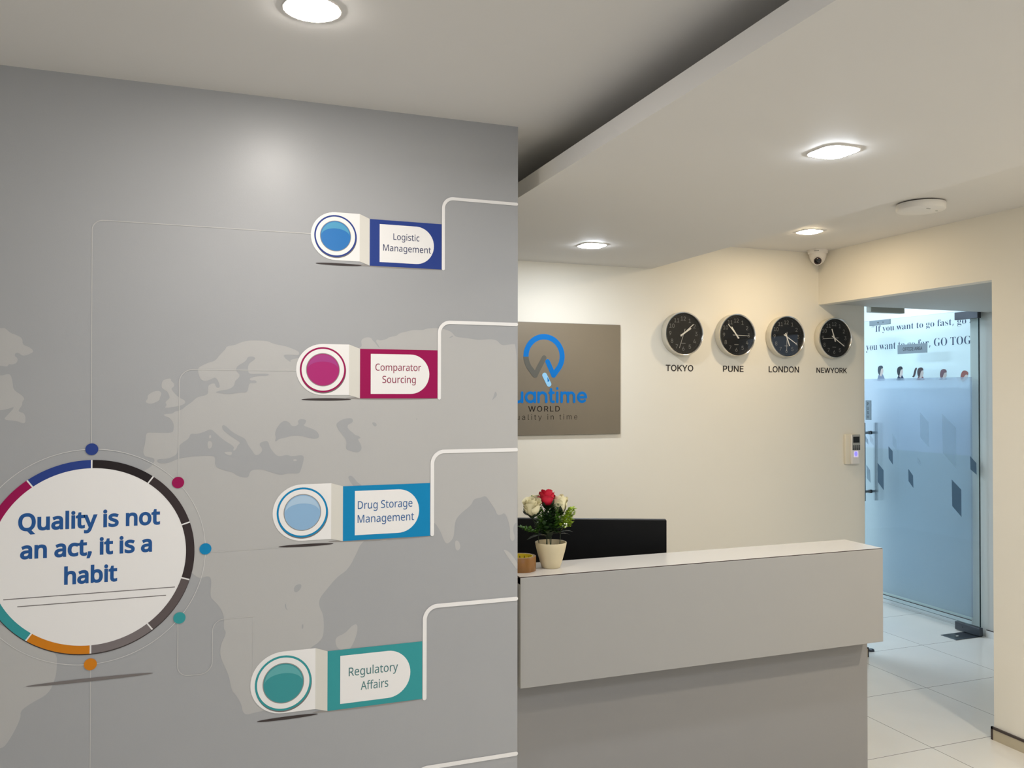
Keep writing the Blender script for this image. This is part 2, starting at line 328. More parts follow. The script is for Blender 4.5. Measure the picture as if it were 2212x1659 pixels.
GLYPHS = {
  'sans': {" ": "175|", ",": "180|28,-87 34,-60 40,-32 47,-3 53,27 57,53 61,78 124,78 129,71 122,46 114,20 104,-8 93,-35 82,-62 71,-87", "A": "429|0,0 187,482 242,482 428,0 366,0 308,148 118,148 61,0|138,202 290,202 236,347 230,367 221,396 214,419 210,405 207,392 203,378 193,347", "C": "424|261,-7 215,-3 174,7 139,24 109,46 85,75 65,109 52,149 44,192 41,240 44,287 53,330 67,368 88,403 114,431 146,455 183,472 225,483 271,486 320,483 364,474 404,458 379,407 364,413 348,420 330,425 311,430 292,432 271,433 223,427 182,410 149,381 124,343 110,296 105,240 109,184 123,137 146,98 178,69 219,52 270,46 291,47 311,49 330,52 348,56 367,60 385,65 385,13 367,7 348,2 329,-2 309,-5 286,-6", "D": "490|65,0 65,480 213,480 259,477 301,468 338,453 371,432 398,406 420,374 436,336 446,293 449,244 442,170 420,109 383,61 333,27 272,7 199,0|126,52 191,52 299,73 364,136 385,242 380,301 364,348 338,383 302,408 258,423 204,428 126,428", "L": "352|65,0 65,480 126,480 126,54 335,54 335,0", "M": "609|65,0 65,480 154,480 302,87 305,87 455,480 544,480 544,0 484,0 484,295 484,318 485,341 486,364 489,420 486,420 326,0 277,0 119,420 116,420 117,405 119,386 120,364 120,340 121,316 121,291 121,0", "Q": "525|372,-114 279,-6 270,-7 263,-7 216,-3 174,7 139,24 109,48 84,76 65,111 52,150 44,193 41,241 44,288 52,331 65,370 84,404 109,433 139,456 174,473 216,483 263,487 309,484 349,473 384,456 414,433 439,405 458,370 472,331 481,288 484,240 480,185 468,135 448,91 421,54 386,25 344,5 459,-114|263,46 312,51 352,69 382,98 403,137 416,184 420,240 416,297 403,344 382,382 352,411 313,428 263,434 214,428 174,411 143,382 122,344 109,297 105,240 109,184 122,137 143,98 173,69 213,51", "R": "418|65,0 65,480 197,480 252,476 296,464 329,446 353,419 367,385 372,343 370,319 366,298 358,279 348,264 336,250 322,239 307,229 292,221 276,215 408,0 337,0 221,198 126,198 126,0|126,249 197,249 233,252 261,259 283,272 298,290 307,313 310,340 306,369 297,391 281,407 259,418 230,425 194,427 126,427", "S": "369|166,-7 140,-6 115,-4 91,-1 70,4 51,9 34,16 34,74 52,67 72,60 94,54 119,50 143,47 169,46 201,48 228,55 249,66 265,82 274,101 277,123 276,138 272,151 267,163 258,173 247,183 232,192 214,202 191,211 164,222 126,238 96,256 72,276 54,300 44,329 40,364 42,388 49,410 60,429 74,446 92,460 114,471 138,480 165,485 193,486 219,485 243,483 266,479 287,473 307,467 326,459 307,408 290,414 272,420 253,426 233,430 213,432 192,433 165,431 142,425 124,414 112,400 104,383 101,363 103,348 106,335 111,323 120,313 131,303 144,294 161,285 182,276 206,267 233,256 257,245 278,233 296,221 310,207 322,191 330,173 335,152 337,128 332,89 317,56 291,29 256,9 215,-3", "a": "377|144,-7 114,-4 86,5 63,19 45,40 34,67 31,100 36,133 50,161 73,183 106,200 150,210 203,215 265,217 265,238 262,265 256,286 245,301 230,311 212,316 190,318 172,317 154,315 136,310 120,304 104,298 89,291 71,335 87,343 106,350 126,357 148,362 170,365 193,366 233,363 266,353 291,337 308,314 319,283 322,245 322,0 279,0 268,51 265,51 249,33 233,19 216,7 196,0 173,-5|158,41 187,44 212,52 234,66 251,86 261,112 264,144 264,176 211,174 171,170 140,163 118,152 103,138 95,121 92,99 94,81 100,66 110,55 124,47 140,43", "b": "413|228,-7 201,-5 178,0 158,9 142,20 128,32 116,46 111,46 99,0 57,0 57,510 116,510 116,386 116,371 116,357 115,344 114,331 114,321 113,312 116,312 128,327 142,339 158,351 178,359 201,364 228,366 269,361 305,345 335,319 358,283 372,237 376,180 372,123 358,77 335,40 305,14 269,-1|219,42 248,46 273,58 291,78 304,105 312,139 315,181 304,256 272,302 218,317 183,313 157,302 138,284 126,258 119,224 116,182 116,179 119,138 126,105 138,78 157,58 184,46", "c": "322|201,-7 171,-5 143,2 117,13 93,28 74,48 58,73 46,103 39,138 37,178 39,220 47,256 59,286 76,311 96,332 119,347 146,358 174,365 206,367 224,366 241,364 259,361 275,357 288,352 300,347 282,298 271,302 258,306 244,310 230,313 217,314 204,315 145,300 110,254 98,179 101,139 110,105 124,79 144,60 170,48 201,44 220,45 237,47 253,50 267,55 281,60 294,65 294,13 282,7 268,2 254,-2 239,-4 221,-6", "e": "379|210,-7 177,-4 147,3 120,14 96,30 75,51 59,76 47,106 39,140 37,177 39,215 46,249 57,279 72,305 90,326 112,344 138,357 166,364 196,367 226,364 252,358 276,347 296,331 313,312 327,290 337,264 343,235 345,204 345,169 98,169 102,131 113,100 129,76 152,58 180,47 213,44 235,44 255,46 274,50 292,55 310,61 328,69 328,17 310,9 292,4 274,-1 255,-4 234,-6|99,216 283,216 280,244 273,269 262,290 245,306 223,315 195,318 169,315 147,306 129,291 114,271 105,245", "f": "231|73,0 73,314 10,314 10,342 73,362 73,383 77,425 87,458 104,483 127,500 156,510 190,514 204,513 217,512 229,510 241,507 251,505 260,502 244,455 220,462 210,464 201,465 191,465 173,463 158,457 147,446 139,430 134,409 132,383 132,360 223,360 223,314 132,314 132,0", "g": "413|195,-161 145,-159 102,-151 65,-138 65,-84 103,-100 148,-109 198,-112 227,-109 251,-100 271,-85 286,-65 295,-40 298,-11 298,3 298,27 300,48 297,48 268,17 231,-1 185,-7 142,-1 106,15 76,42 54,79 41,125 37,179 41,233 54,278 76,316 106,344 142,361 185,367 208,365 229,361 249,353 267,343 283,329 298,312 301,312 309,360 356,360 356,-6 352,-53 338,-92 317,-122 286,-144 245,-157|194,42 227,45 253,55 273,71 287,94 295,126 298,165 298,179 295,224 287,259 273,285 252,303 226,313 193,317 165,313 142,301 123,281 109,254 101,220 98,179 101,138 109,104 123,77 141,57 165,46", "h": "415|57,0 57,510 116,510 116,361 116,343 115,326 113,310 117,310 130,327 146,341 164,352 185,360 206,364 229,366 269,363 302,352 328,335 346,310 357,276 361,234 361,0 302,0 302,230 293,278 266,307 222,317 186,313 158,302 139,283 126,257 119,225 116,186 116,0", "i": "173|87,420 78,421 70,424 62,429 57,436 54,446 52,457 54,469 57,479 62,486 70,491 78,494 87,495 96,494 104,491 111,486 117,479 120,469 122,457 120,446 117,436 111,429 104,424 96,421|57,0 57,360 116,360 116,0", "l": "173|57,0 57,510 116,510 116,0", "m": "628|57,0 57,360 105,360 113,311 117,311 129,328 144,342 162,353 182,361 202,365 223,367 273,360 310,340 333,306 336,306 350,325 366,340 386,352 407,360 429,365 452,367 489,363 520,353 543,335 560,310 570,277 574,234 574,0 515,0 515,232 507,279 483,308 442,317 410,314 385,304 367,287 355,264 347,234 345,199 345,0 286,0 286,232 278,279 253,308 212,317 180,313 155,302 137,283 125,258 118,226 116,187 116,0", "n": "415|57,0 57,360 105,360 113,311 117,311 130,328 146,342 165,353 186,361 208,365 230,367 270,363 302,353 328,335 346,310 357,277 361,234 361,0 302,0 302,230 293,278 266,307 222,317 186,313 158,302 139,283 126,258 119,226 116,187 116,0", "o": "406|202,-7 172,-4 143,3 117,15 94,32 75,53 58,79 46,109 39,143 37,181 42,236 57,282 82,318 116,345 156,361 204,367 236,364 264,357 290,345 314,328 333,307 349,282 361,252 368,218 370,181 365,126 350,79 325,42 291,15 250,-1|203,42 237,46 263,59 283,80 298,107 306,141 309,181 306,220 298,253 283,281 263,301 236,313 203,317 169,313 143,301 123,281 109,253 101,220 98,181 101,141 109,107 123,80 143,59 170,46", "p": "413|57,-161 57,360 105,360 113,311 116,311 128,326 142,339 158,351 178,360 201,365 228,367 270,362 305,346 335,320 358,284 372,238 376,181 372,124 358,78 335,41 305,14 269,-1 228,-7 202,-5 179,0 159,9 142,20 128,32 116,46 112,46 115,17 116,6 116,-4 116,-13 116,-161|219,42 240,44 258,50 273,60 286,74 296,90 305,110 310,132 314,155 315,181 312,220 304,253 291,280 272,301 248,313 218,317 185,314 159,303 140,286 127,262 119,231 116,192 116,181 119,140 126,106 138,78 157,58 184,46", "r": "277|57,0 57,360 105,360 112,294 115,294 128,313 143,330 160,345 179,357 201,364 225,367 247,366 267,363 260,308 241,312 221,313 203,311 186,306 169,298 154,286 141,272 131,256 123,236 118,215 116,192 116,0", "s": "322|148,-7 124,-6 102,-4 83,-1 66,4 50,9 35,16 35,70 50,63 68,56 87,50 107,45 128,42 149,41 176,43 198,47 214,55 225,66 232,79 234,94 234,103 231,111 227,118 221,125 212,133 200,140 186,147 168,155 146,164 124,173 104,182 86,191 71,200 58,211 48,223 40,237 36,253 34,271 38,299 51,323 72,342 99,356 132,364 169,367 191,366 211,364 231,360 249,355 267,350 284,343 264,296 248,301 233,307 216,312 200,315 183,318 165,318 143,317 124,313 110,307 99,298 93,287 91,275 92,265 95,257 99,249 107,243 116,236 129,229 144,222 162,215 183,206 205,198 225,189 242,180 257,170 269,159 279,147 286,133 290,118 291,99 287,67 274,41 253,20 224,5 189,-4", "t": "242|167,-7 149,-6 132,-2 115,3 100,11 87,22 77,37 68,55 63,78 62,105 62,314 11,314 11,343 62,366 86,443 121,443 121,360 225,360 225,314 121,314 121,106 123,86 128,70 137,57 148,49 162,43 177,42 186,42 196,43 205,44 214,46 221,47 228,49 228,4 221,1 212,-1 201,-4 189,-5 178,-6", "u": "415|184,-7 144,-3 111,7 86,25 68,49 57,83 53,124 53,360 113,360 113,128 122,81 148,52 193,42 229,46 256,57 276,76 289,102 296,134 299,173 299,360 358,360 358,0 310,0 301,48 298,48 285,31 269,17 250,6 229,-1 207,-5", "y": "343|56,-161 46,-161 37,-160 28,-160 7,-156 7,-109 25,-111 32,-112 40,-113 47,-113 66,-111 83,-105 97,-95 108,-82 118,-67 127,-49 146,-1 1,360 64,360 142,155 148,137 154,120 160,104 165,88 169,72 172,57 175,57 178,69 182,84 187,101 193,119 199,137 206,156 279,360 343,360 187,-50 174,-81 157,-108 139,-131 116,-148 89,-158"},
  'inter': {" ": "188|", "0": "453|227,-7 191,-3 158,7 130,24 105,48 85,77 69,113 57,155 50,202 48,254 50,306 57,353 69,395 85,431 106,461 130,484 159,502 191,512 227,516 262,512 295,502 323,484 348,461 368,431 384,395 396,353 403,306 405,254 403,202 396,155 384,113 368,77 348,48 323,24 295,7 263,-3|227,50 250,52 271,60 290,74 306,92 320,116 330,144 338,176 342,213 344,254 342,295 338,332 330,365 320,393 306,416 290,435 271,449 250,457 227,460 203,457 182,449 163,435 147,416 134,393 123,365 115,332 111,295 109,254 111,213 115,176 123,144 134,116 147,92 163,74 182,60 203,52", "1": "453|76,0 76,55 391,55 391,0|276,509 276,0 212,0 212,448 209,448 86,358 86,427 198,509", "2": "453|64,0 64,47 234,229 252,248 268,266 282,282 294,298 303,312 311,327 316,341 319,356 320,371 319,389 315,405 308,419 298,431 287,441 273,449 258,455 241,458 224,460 205,458 188,454 172,447 159,438 148,427 139,413 132,398 128,381 127,362 66,362 68,391 75,418 86,442 102,464 121,482 143,496 168,507 196,513 225,516 254,513 281,507 306,497 328,482 346,465 361,445 372,423 379,398 381,372 380,354 377,336 371,318 363,299 351,280 336,259 317,235 294,209 267,180 153,60 153,57 389,57 389,0", "3": "453|218,-7 188,-5 159,1 133,10 108,22 88,38 70,57 57,79 48,104 44,132 109,132 112,115 118,100 126,87 137,76 150,66 165,59 182,54 200,51 219,50 239,51 258,55 275,61 291,69 304,80 315,93 323,108 328,125 329,145 328,163 323,180 316,196 306,211 292,223 275,234 254,241 229,246 201,248 157,248 157,299 288,448 288,452 70,452 70,509 372,509 372,461 211,278 211,289 247,290 279,286 308,276 333,262 354,244 371,222 383,198 391,173 393,145 390,116 383,90 370,66 354,45 333,27 309,12 281,2 251,-5", "4": "453|40,105 40,158 247,509 311,509 109,166 109,163 413,163 413,105|282,0 282,121 282,146 282,318 343,318 343,0", "5": "453|221,-7 192,-5 165,1 140,11 118,25 99,41 83,60 71,82 63,105 60,130 122,130 125,115 130,102 138,89 148,78 160,68 173,60 188,54 204,51 221,50 241,51 259,56 276,64 291,75 304,89 314,104 322,122 326,141 328,162 326,183 321,203 314,221 303,237 290,251 275,262 257,270 238,275 218,277 201,276 184,273 167,268 152,262 139,255 128,246 67,253 96,509 366,509 366,452 151,452 134,301 136,301 148,311 162,318 178,325 194,330 212,333 229,334 252,332 274,328 294,321 313,311 330,299 345,285 358,269 370,251 379,231 386,210 390,187 391,163 388,132 381,102 369,76 352,52 332,32 309,15 282,3 253,-4", "6": "453|226,-7 196,-4 168,3 142,15 119,31 100,51 84,74 73,101 66,130 64,162 65,187 71,212 80,239 93,268 112,302 137,340 252,509 322,509 151,261 145,261 151,270 157,279 165,288 174,295 184,302 196,307 208,311 221,313 235,314 265,312 291,305 316,295 337,280 355,262 370,240 380,215 387,187 389,157 387,127 379,98 368,73 352,50 333,30 310,14 284,3 257,-4|226,48 245,50 263,55 279,63 293,73 304,86 314,101 322,119 326,137 327,157 326,178 322,196 314,213 304,228 293,241 279,251 263,259 245,264 226,265 207,264 190,259 174,252 160,241 148,229 138,214 131,197 126,179 125,158 126,138 131,119 138,102 148,86 160,73 174,63 190,55 207,50", "7": "453|97,0 323,448 323,452 62,452 62,509 391,509 391,449 165,0", "8": "453|226,-7 193,-5 163,1 136,11 111,25 91,42 74,62 62,84 54,109 52,135 53,156 58,176 65,195 75,212 87,228 101,241 117,252 134,260 153,265 153,267 129,276 109,289 93,308 80,330 73,354 70,380 73,405 79,429 90,450 106,469 124,485 146,498 170,508 197,514 226,516 255,514 282,508 306,498 328,485 346,469 361,450 373,429 379,405 382,380 379,354 372,330 359,308 343,289 323,276 300,267 300,265 319,260 335,252 351,241 365,228 377,212 387,195 395,176 399,156 401,135 398,109 391,84 378,62 362,42 341,25 317,11 289,1 259,-5|226,49 248,50 267,54 285,60 300,69 313,79 323,91 331,106 335,121 337,139 335,157 330,173 322,189 312,202 298,213 283,223 265,230 247,234 226,235 206,234 187,230 169,223 154,213 140,202 130,189 122,173 117,157 115,139 117,121 121,106 129,91 139,79 152,69 167,60 185,54 205,50|226,290 244,291 260,294 274,300 287,308 298,318 307,330 314,344 318,359 319,376 318,392 314,407 308,420 299,432 288,442 275,449 260,455 244,459 226,460 208,459 192,455 177,449 164,442 153,432 145,420 138,407 134,392 133,376 134,359 138,344 145,330 154,318 165,308 178,300 193,294 209,291", "9": "453|226,516 256,513 285,506 310,494 333,478 352,458 368,434 380,408 387,378 389,347 387,322 382,296 373,270 359,240 340,207 315,168 200,0 130,0 301,248 307,248 302,238 295,229 287,221 278,214 268,207 257,202 245,198 232,195 218,195 188,197 161,203 137,214 116,229 98,247 83,269 72,294 66,321 64,352 66,382 73,411 85,436 101,459 120,479 143,494 168,506 196,513|226,460 207,459 190,454 174,446 160,435 148,423 138,407 131,390 127,372 125,352 127,331 131,313 138,295 148,280 160,268 174,257 190,250 207,245 226,243 245,245 263,249 279,257 293,267 305,280 314,295 322,312 326,330 327,350 326,371 322,390 314,407 305,422 293,435 279,446 263,454 245,459", "A": "480|16,0 201,509 276,509 463,0 395,0 287,302 280,323 272,346 264,372 255,402 244,438 232,478 245,478 233,437 222,402 213,371 204,345 197,322 191,302 85,0|110,142 110,199 370,199 370,142", "C": "510|267,-7 225,-3 186,7 150,25 119,49 92,79 70,115 53,157 44,203 40,254 44,305 53,352 70,393 92,429 119,459 150,484 186,501 225,512 267,516 293,514 317,511 340,504 362,496 383,485 402,471 419,456 435,438 448,418 459,397 467,373 473,348 408,348 404,365 397,380 389,395 380,407 369,418 357,428 344,437 330,444 315,449 300,453 284,455 267,456 237,453 209,445 184,432 161,414 141,391 125,364 113,332 106,295 103,254 106,213 113,177 125,145 141,117 161,94 184,76 210,63 237,56 267,53 284,54 300,56 315,60 330,65 344,72 357,81 369,90 380,102 389,114 397,128 404,144 408,160 473,160 467,135 459,112 448,91 435,71 420,53 402,38 383,24 363,13 341,5 317,-2 293,-6", "D": "502|219,0 96,0 96,57 215,57 254,60 288,68 318,81 343,99 363,122 379,149 390,181 397,216 399,255 397,294 390,329 379,361 364,388 344,410 320,428 291,441 258,449 221,452 93,452 93,509 225,509 273,505 315,495 353,478 385,455 412,426 433,391 449,351 458,306 462,255 458,205 449,159 433,119 411,83 384,54 351,31 312,14 268,3|125,509 125,0 60,0 60,509", "E": "419|60,0 60,509 372,509 372,452 125,452 125,286 355,286 355,229 125,229 125,57 375,57 375,0", "F": "410|60,0 60,509 369,509 369,452 125,452 125,278 346,278 346,221 125,221 125,0", "H": "517|60,0 60,509 125,509 125,289 392,289 392,509 457,509 457,0 392,0 392,232 125,232 125,0", "I": "300|31,0 31,57 118,57 118,452 31,452 31,509 269,509 269,452 183,452 183,57 269,57 269,0", "K": "467|104,145 104,216 116,231 128,246 139,261 151,275 162,289 174,303 187,317 199,331 212,344 364,509 448,509 231,276 228,276|60,0 60,509 125,509 125,334 124,225 125,193 125,0|372,0 188,259 228,309 449,0", "L": "393|60,0 60,509 125,509 125,57 361,57 361,0", "N": "523|60,0 60,509 136,509 343,183 349,174 355,163 363,151 371,137 379,122 388,107 396,90 405,73 414,55 405,54 403,72 402,90 401,108 400,126 399,142 399,157 399,195 399,509 463,509 463,0 387,0 202,290 177,331 168,346 159,363 148,381 108,452 119,454 122,384 124,328 125,291 125,0", "O": "533|267,-7 225,-3 186,7 150,25 119,49 92,79 70,115 53,157 44,203 40,254 44,305 53,352 70,393 92,429 119,459 150,484 186,501 225,512 267,516 309,512 348,501 384,484 415,459 442,429 464,393 480,352 490,305 493,254 490,203 480,157 464,115 442,79 415,49 384,25 348,7 309,-3|267,53 296,55 324,63 349,76 372,94 392,116 408,144 420,176 428,213 430,254 428,295 420,332 408,365 392,392 372,415 349,433 324,446 296,453 267,456 237,453 210,445 184,433 161,415 142,392 125,364 113,332 106,295 103,254 106,213 113,176 125,144 142,117 161,94 184,76 210,63 237,55", "P": "445|60,0 60,509 235,509 272,506 305,499 332,487 356,471 375,452 390,430 400,404 407,377 409,348 407,318 400,291 390,265 375,243 356,223 332,207 305,195 272,188 235,186 109,186 109,242 233,242 257,244 279,248 297,256 312,266 324,279 333,294 339,310 343,328 344,348 343,367 339,385 333,402 324,416 312,428 297,439 279,446 257,451 232,452 125,452 125,0", "R": "449|60,0 60,509 236,509 273,506 305,500 333,489 356,473 376,455 390,433 401,408 407,381 409,352 407,323 401,296 390,271 376,250 356,232 333,217 305,206 273,200 236,198 96,198 96,255 234,255 258,256 280,260 298,267 313,276 325,287 334,300 340,316 344,333 345,352 344,371 340,389 334,405 325,419 313,430 298,440 279,446 258,451 233,452 125,452 125,0|353,0 230,229 303,229 428,0", "S": "447|224,-9 188,-7 156,-1 128,9 102,23 81,40 64,60 51,83 42,109 38,137 104,137 108,118 114,102 123,88 136,76 150,66 166,59 185,53 204,50 224,49 246,50 267,54 286,60 303,69 317,79 329,92 338,106 344,122 346,139 344,154 340,168 332,179 322,189 310,197 296,205 280,211 263,217 245,222 184,239 145,253 112,269 86,289 67,313 56,341 52,372 54,400 62,425 75,448 92,468 113,484 138,498 165,508 195,514 227,516 259,514 289,508 316,498 340,484 360,468 377,449 390,427 398,403 401,378 337,378 332,402 320,421 302,437 280,449 254,456 225,459 204,457 185,454 167,448 152,440 139,430 129,418 121,405 117,391 115,376 117,359 122,345 131,334 142,324 155,315 169,308 184,302 198,297 212,293 264,279 279,275 295,270 312,264 328,256 344,248 359,238 372,226 384,213 395,198 402,180 407,161 408,139 406,112 399,87 386,64 370,43 349,25 323,11 294,0 261,-7", "T": "449|32,452 32,509 417,509 417,452 257,452 257,0 193,0 193,452", "U": "517|259,-8 220,-6 186,2 154,15 126,33 103,55 85,80 71,108 63,140 60,173 60,509 124,509 124,178 126,155 132,133 141,113 153,95 169,80 187,68 208,59 232,53 259,52 285,53 309,59 331,68 349,80 364,95 377,113 385,133 391,155 393,178 393,509 457,509 457,173 454,140 446,108 433,80 414,55 391,33 363,15 332,2 297,-6", "W": "686|155,0 16,509 82,509 163,196 167,179 172,162 175,145 187,94 190,76 194,58 197,40 189,40 193,58 196,76 200,94 203,111 207,128 211,145 224,196 306,509 380,509 462,196 466,179 470,162 474,145 486,94 490,76 494,58 497,40 488,40 492,58 495,76 499,94 503,111 506,128 510,145 523,196 603,509 670,509 530,0 455,0 368,323 362,345 357,368 351,391 346,417 341,445 336,475 350,475 345,446 340,420 335,395 330,371 324,347 318,323 230,0", "Y": "472|203,0 203,208 16,509 91,509 236,268 381,509 455,509 268,208 268,0", "a": "389|160,-9 137,-7 115,-3 94,5 76,15 60,29 48,45 38,63 32,84 30,108 32,128 36,146 43,161 53,174 64,184 78,193 92,200 108,206 125,211 143,214 161,217 178,220 234,227 247,229 257,231 265,235 271,240 274,246 276,255 276,257 275,272 272,285 267,297 260,307 251,315 240,322 227,327 212,330 196,331 178,330 163,327 149,322 137,316 127,309 118,301 110,292 104,283 100,274 41,291 51,313 64,331 79,346 95,358 114,368 133,375 153,380 173,383 194,384 208,384 223,382 239,379 255,375 271,369 286,360 300,350 312,336 322,320 330,301 335,278 337,251 337,0 277,0 277,52 272,52 267,43 260,34 252,25 242,16 229,8 215,1 199,-4 181,-7|170,45 192,47 211,51 228,59 242,68 254,80 263,93 270,108 274,122 276,138 276,190 272,187 267,184 259,182 251,180 241,178 231,176 200,171 175,168 161,166 147,163 134,159 122,153 112,147 103,139 97,130 93,118 92,105 93,93 96,82 102,72 109,64 119,57 130,52 142,48 156,46", "e": "404|212,-8 177,-5 145,3 117,16 92,35 72,58 56,85 44,116 37,150 34,187 36,224 44,258 55,290 71,317 91,340 115,359 142,373 172,382 205,384 226,383 246,380 266,374 285,366 303,355 319,341 334,324 347,305 357,282 365,256 370,227 371,194 371,169 75,169 75,221 338,221 310,202 308,226 304,248 298,269 288,286 277,301 263,314 246,323 227,328 205,330 183,328 164,323 146,313 131,301 119,286 109,270 102,251 97,231 96,211 96,178 98,151 102,127 110,106 121,88 135,73 151,61 169,53 190,48 212,46 227,47 241,49 254,53 265,58 276,65 285,73 294,82 300,93 306,105 365,91 358,72 348,55 335,39 320,26 302,14 283,4 261,-3 237,-7", "i": "167|53,0 53,379 114,379 114,0|84,443 73,444 63,448 54,455 47,463 43,472 41,483 43,494 47,504 54,512 63,518 73,522 84,524 95,522 105,518 114,512 121,504 125,494 126,483 125,472 121,463 114,455 105,448 95,444", "l": "189|139,-2 112,0 91,8 74,20 62,37 55,59 53,84 53,509 114,509 114,99 114,83 117,71 120,62 126,57 135,53 146,52 160,53 170,54 181,3 162,-1 154,-2 147,-2", "m": "610|53,0 53,379 112,379 112,295 108,295 114,314 122,331 132,346 144,358 158,368 172,376 187,382 203,385 219,386 245,383 268,375 287,361 303,342 314,320 321,295 312,295 318,312 326,329 337,343 350,356 364,366 381,375 398,381 417,385 437,386 458,385 478,380 497,372 514,361 529,346 541,328 550,307 555,283 557,255 557,0 496,0 496,254 493,279 485,298 473,313 456,323 438,329 419,330 402,329 387,326 374,320 363,312 353,302 345,290 340,277 336,263 335,247 335,0 274,0 274,260 272,280 265,297 253,311 238,322 220,328 199,330 185,329 171,326 158,320 145,312 135,302 126,289 119,274 115,257 114,238 114,0", "n": "410|114,227 114,0 53,0 53,379 112,379 112,287 102,287 116,319 132,344 152,362 175,374 200,382 227,384 252,383 275,377 295,369 313,356 328,340 341,321 350,298 355,271 357,240 357,0 296,0 296,235 293,263 286,286 273,304 256,318 235,326 210,329 192,328 176,324 161,317 147,308 136,297 126,283 119,266 115,248", "q": "424|372,-143 311,-143 311,59 306,59 301,50 295,41 287,31 277,21 266,12 252,4 236,-3 217,-7 195,-8 165,-6 137,3 111,16 89,34 70,57 55,84 43,116 36,151 34,189 36,227 43,261 55,293 70,320 89,342 112,361 137,374 165,382 196,384 218,383 237,379 253,373 267,364 278,355 287,346 295,336 301,327 307,319 313,319 313,379 372,379|205,47 226,49 246,55 263,65 278,78 290,95 299,115 306,138 310,162 312,189 310,216 306,241 300,263 290,282 278,299 263,312 246,322 227,328 205,330 182,328 162,322 145,311 130,298 118,281 108,261 102,239 98,215 96,189 98,163 102,139 109,117 118,97 130,80 145,66 162,55 182,49", "t": "227|204,379 204,327 6,327 6,379|65,471 126,471 126,98 127,83 130,70 136,61 144,55 156,51 170,50 185,51 202,54 213,2 207,0 200,-2 192,-3 184,-3 176,-4 168,-4 138,-1 113,7 92,21 77,41 68,64 65,93", "u": "410|182,-5 158,-3 135,2 115,11 97,23 82,39 69,59 60,82 54,109 53,139 53,379 114,379 114,144 116,117 124,94 137,75 154,61 175,53 200,50 218,51 234,55 249,62 263,71 274,83 283,97 290,113 295,132 296,153 296,379 357,379 357,0 298,0 298,92 307,92 294,60 277,35 257,17 234,5 209,-3", "y": "389|47,-139 61,-86 71,-87 83,-89 94,-90 104,-89 113,-86 122,-81 130,-74 138,-64 145,-51 151,-36 163,-1 17,379 84,379 165,155 173,132 180,109 187,87 193,64 199,42 206,21 184,21 190,42 196,64 202,87 209,110 216,132 224,155 305,379 371,379 204,-58 196,-77 187,-93 177,-107 165,-119 153,-128 139,-136 125,-141 109,-144 91,-145 82,-145 73,-144 65,-143 57,-142 52,-140"},
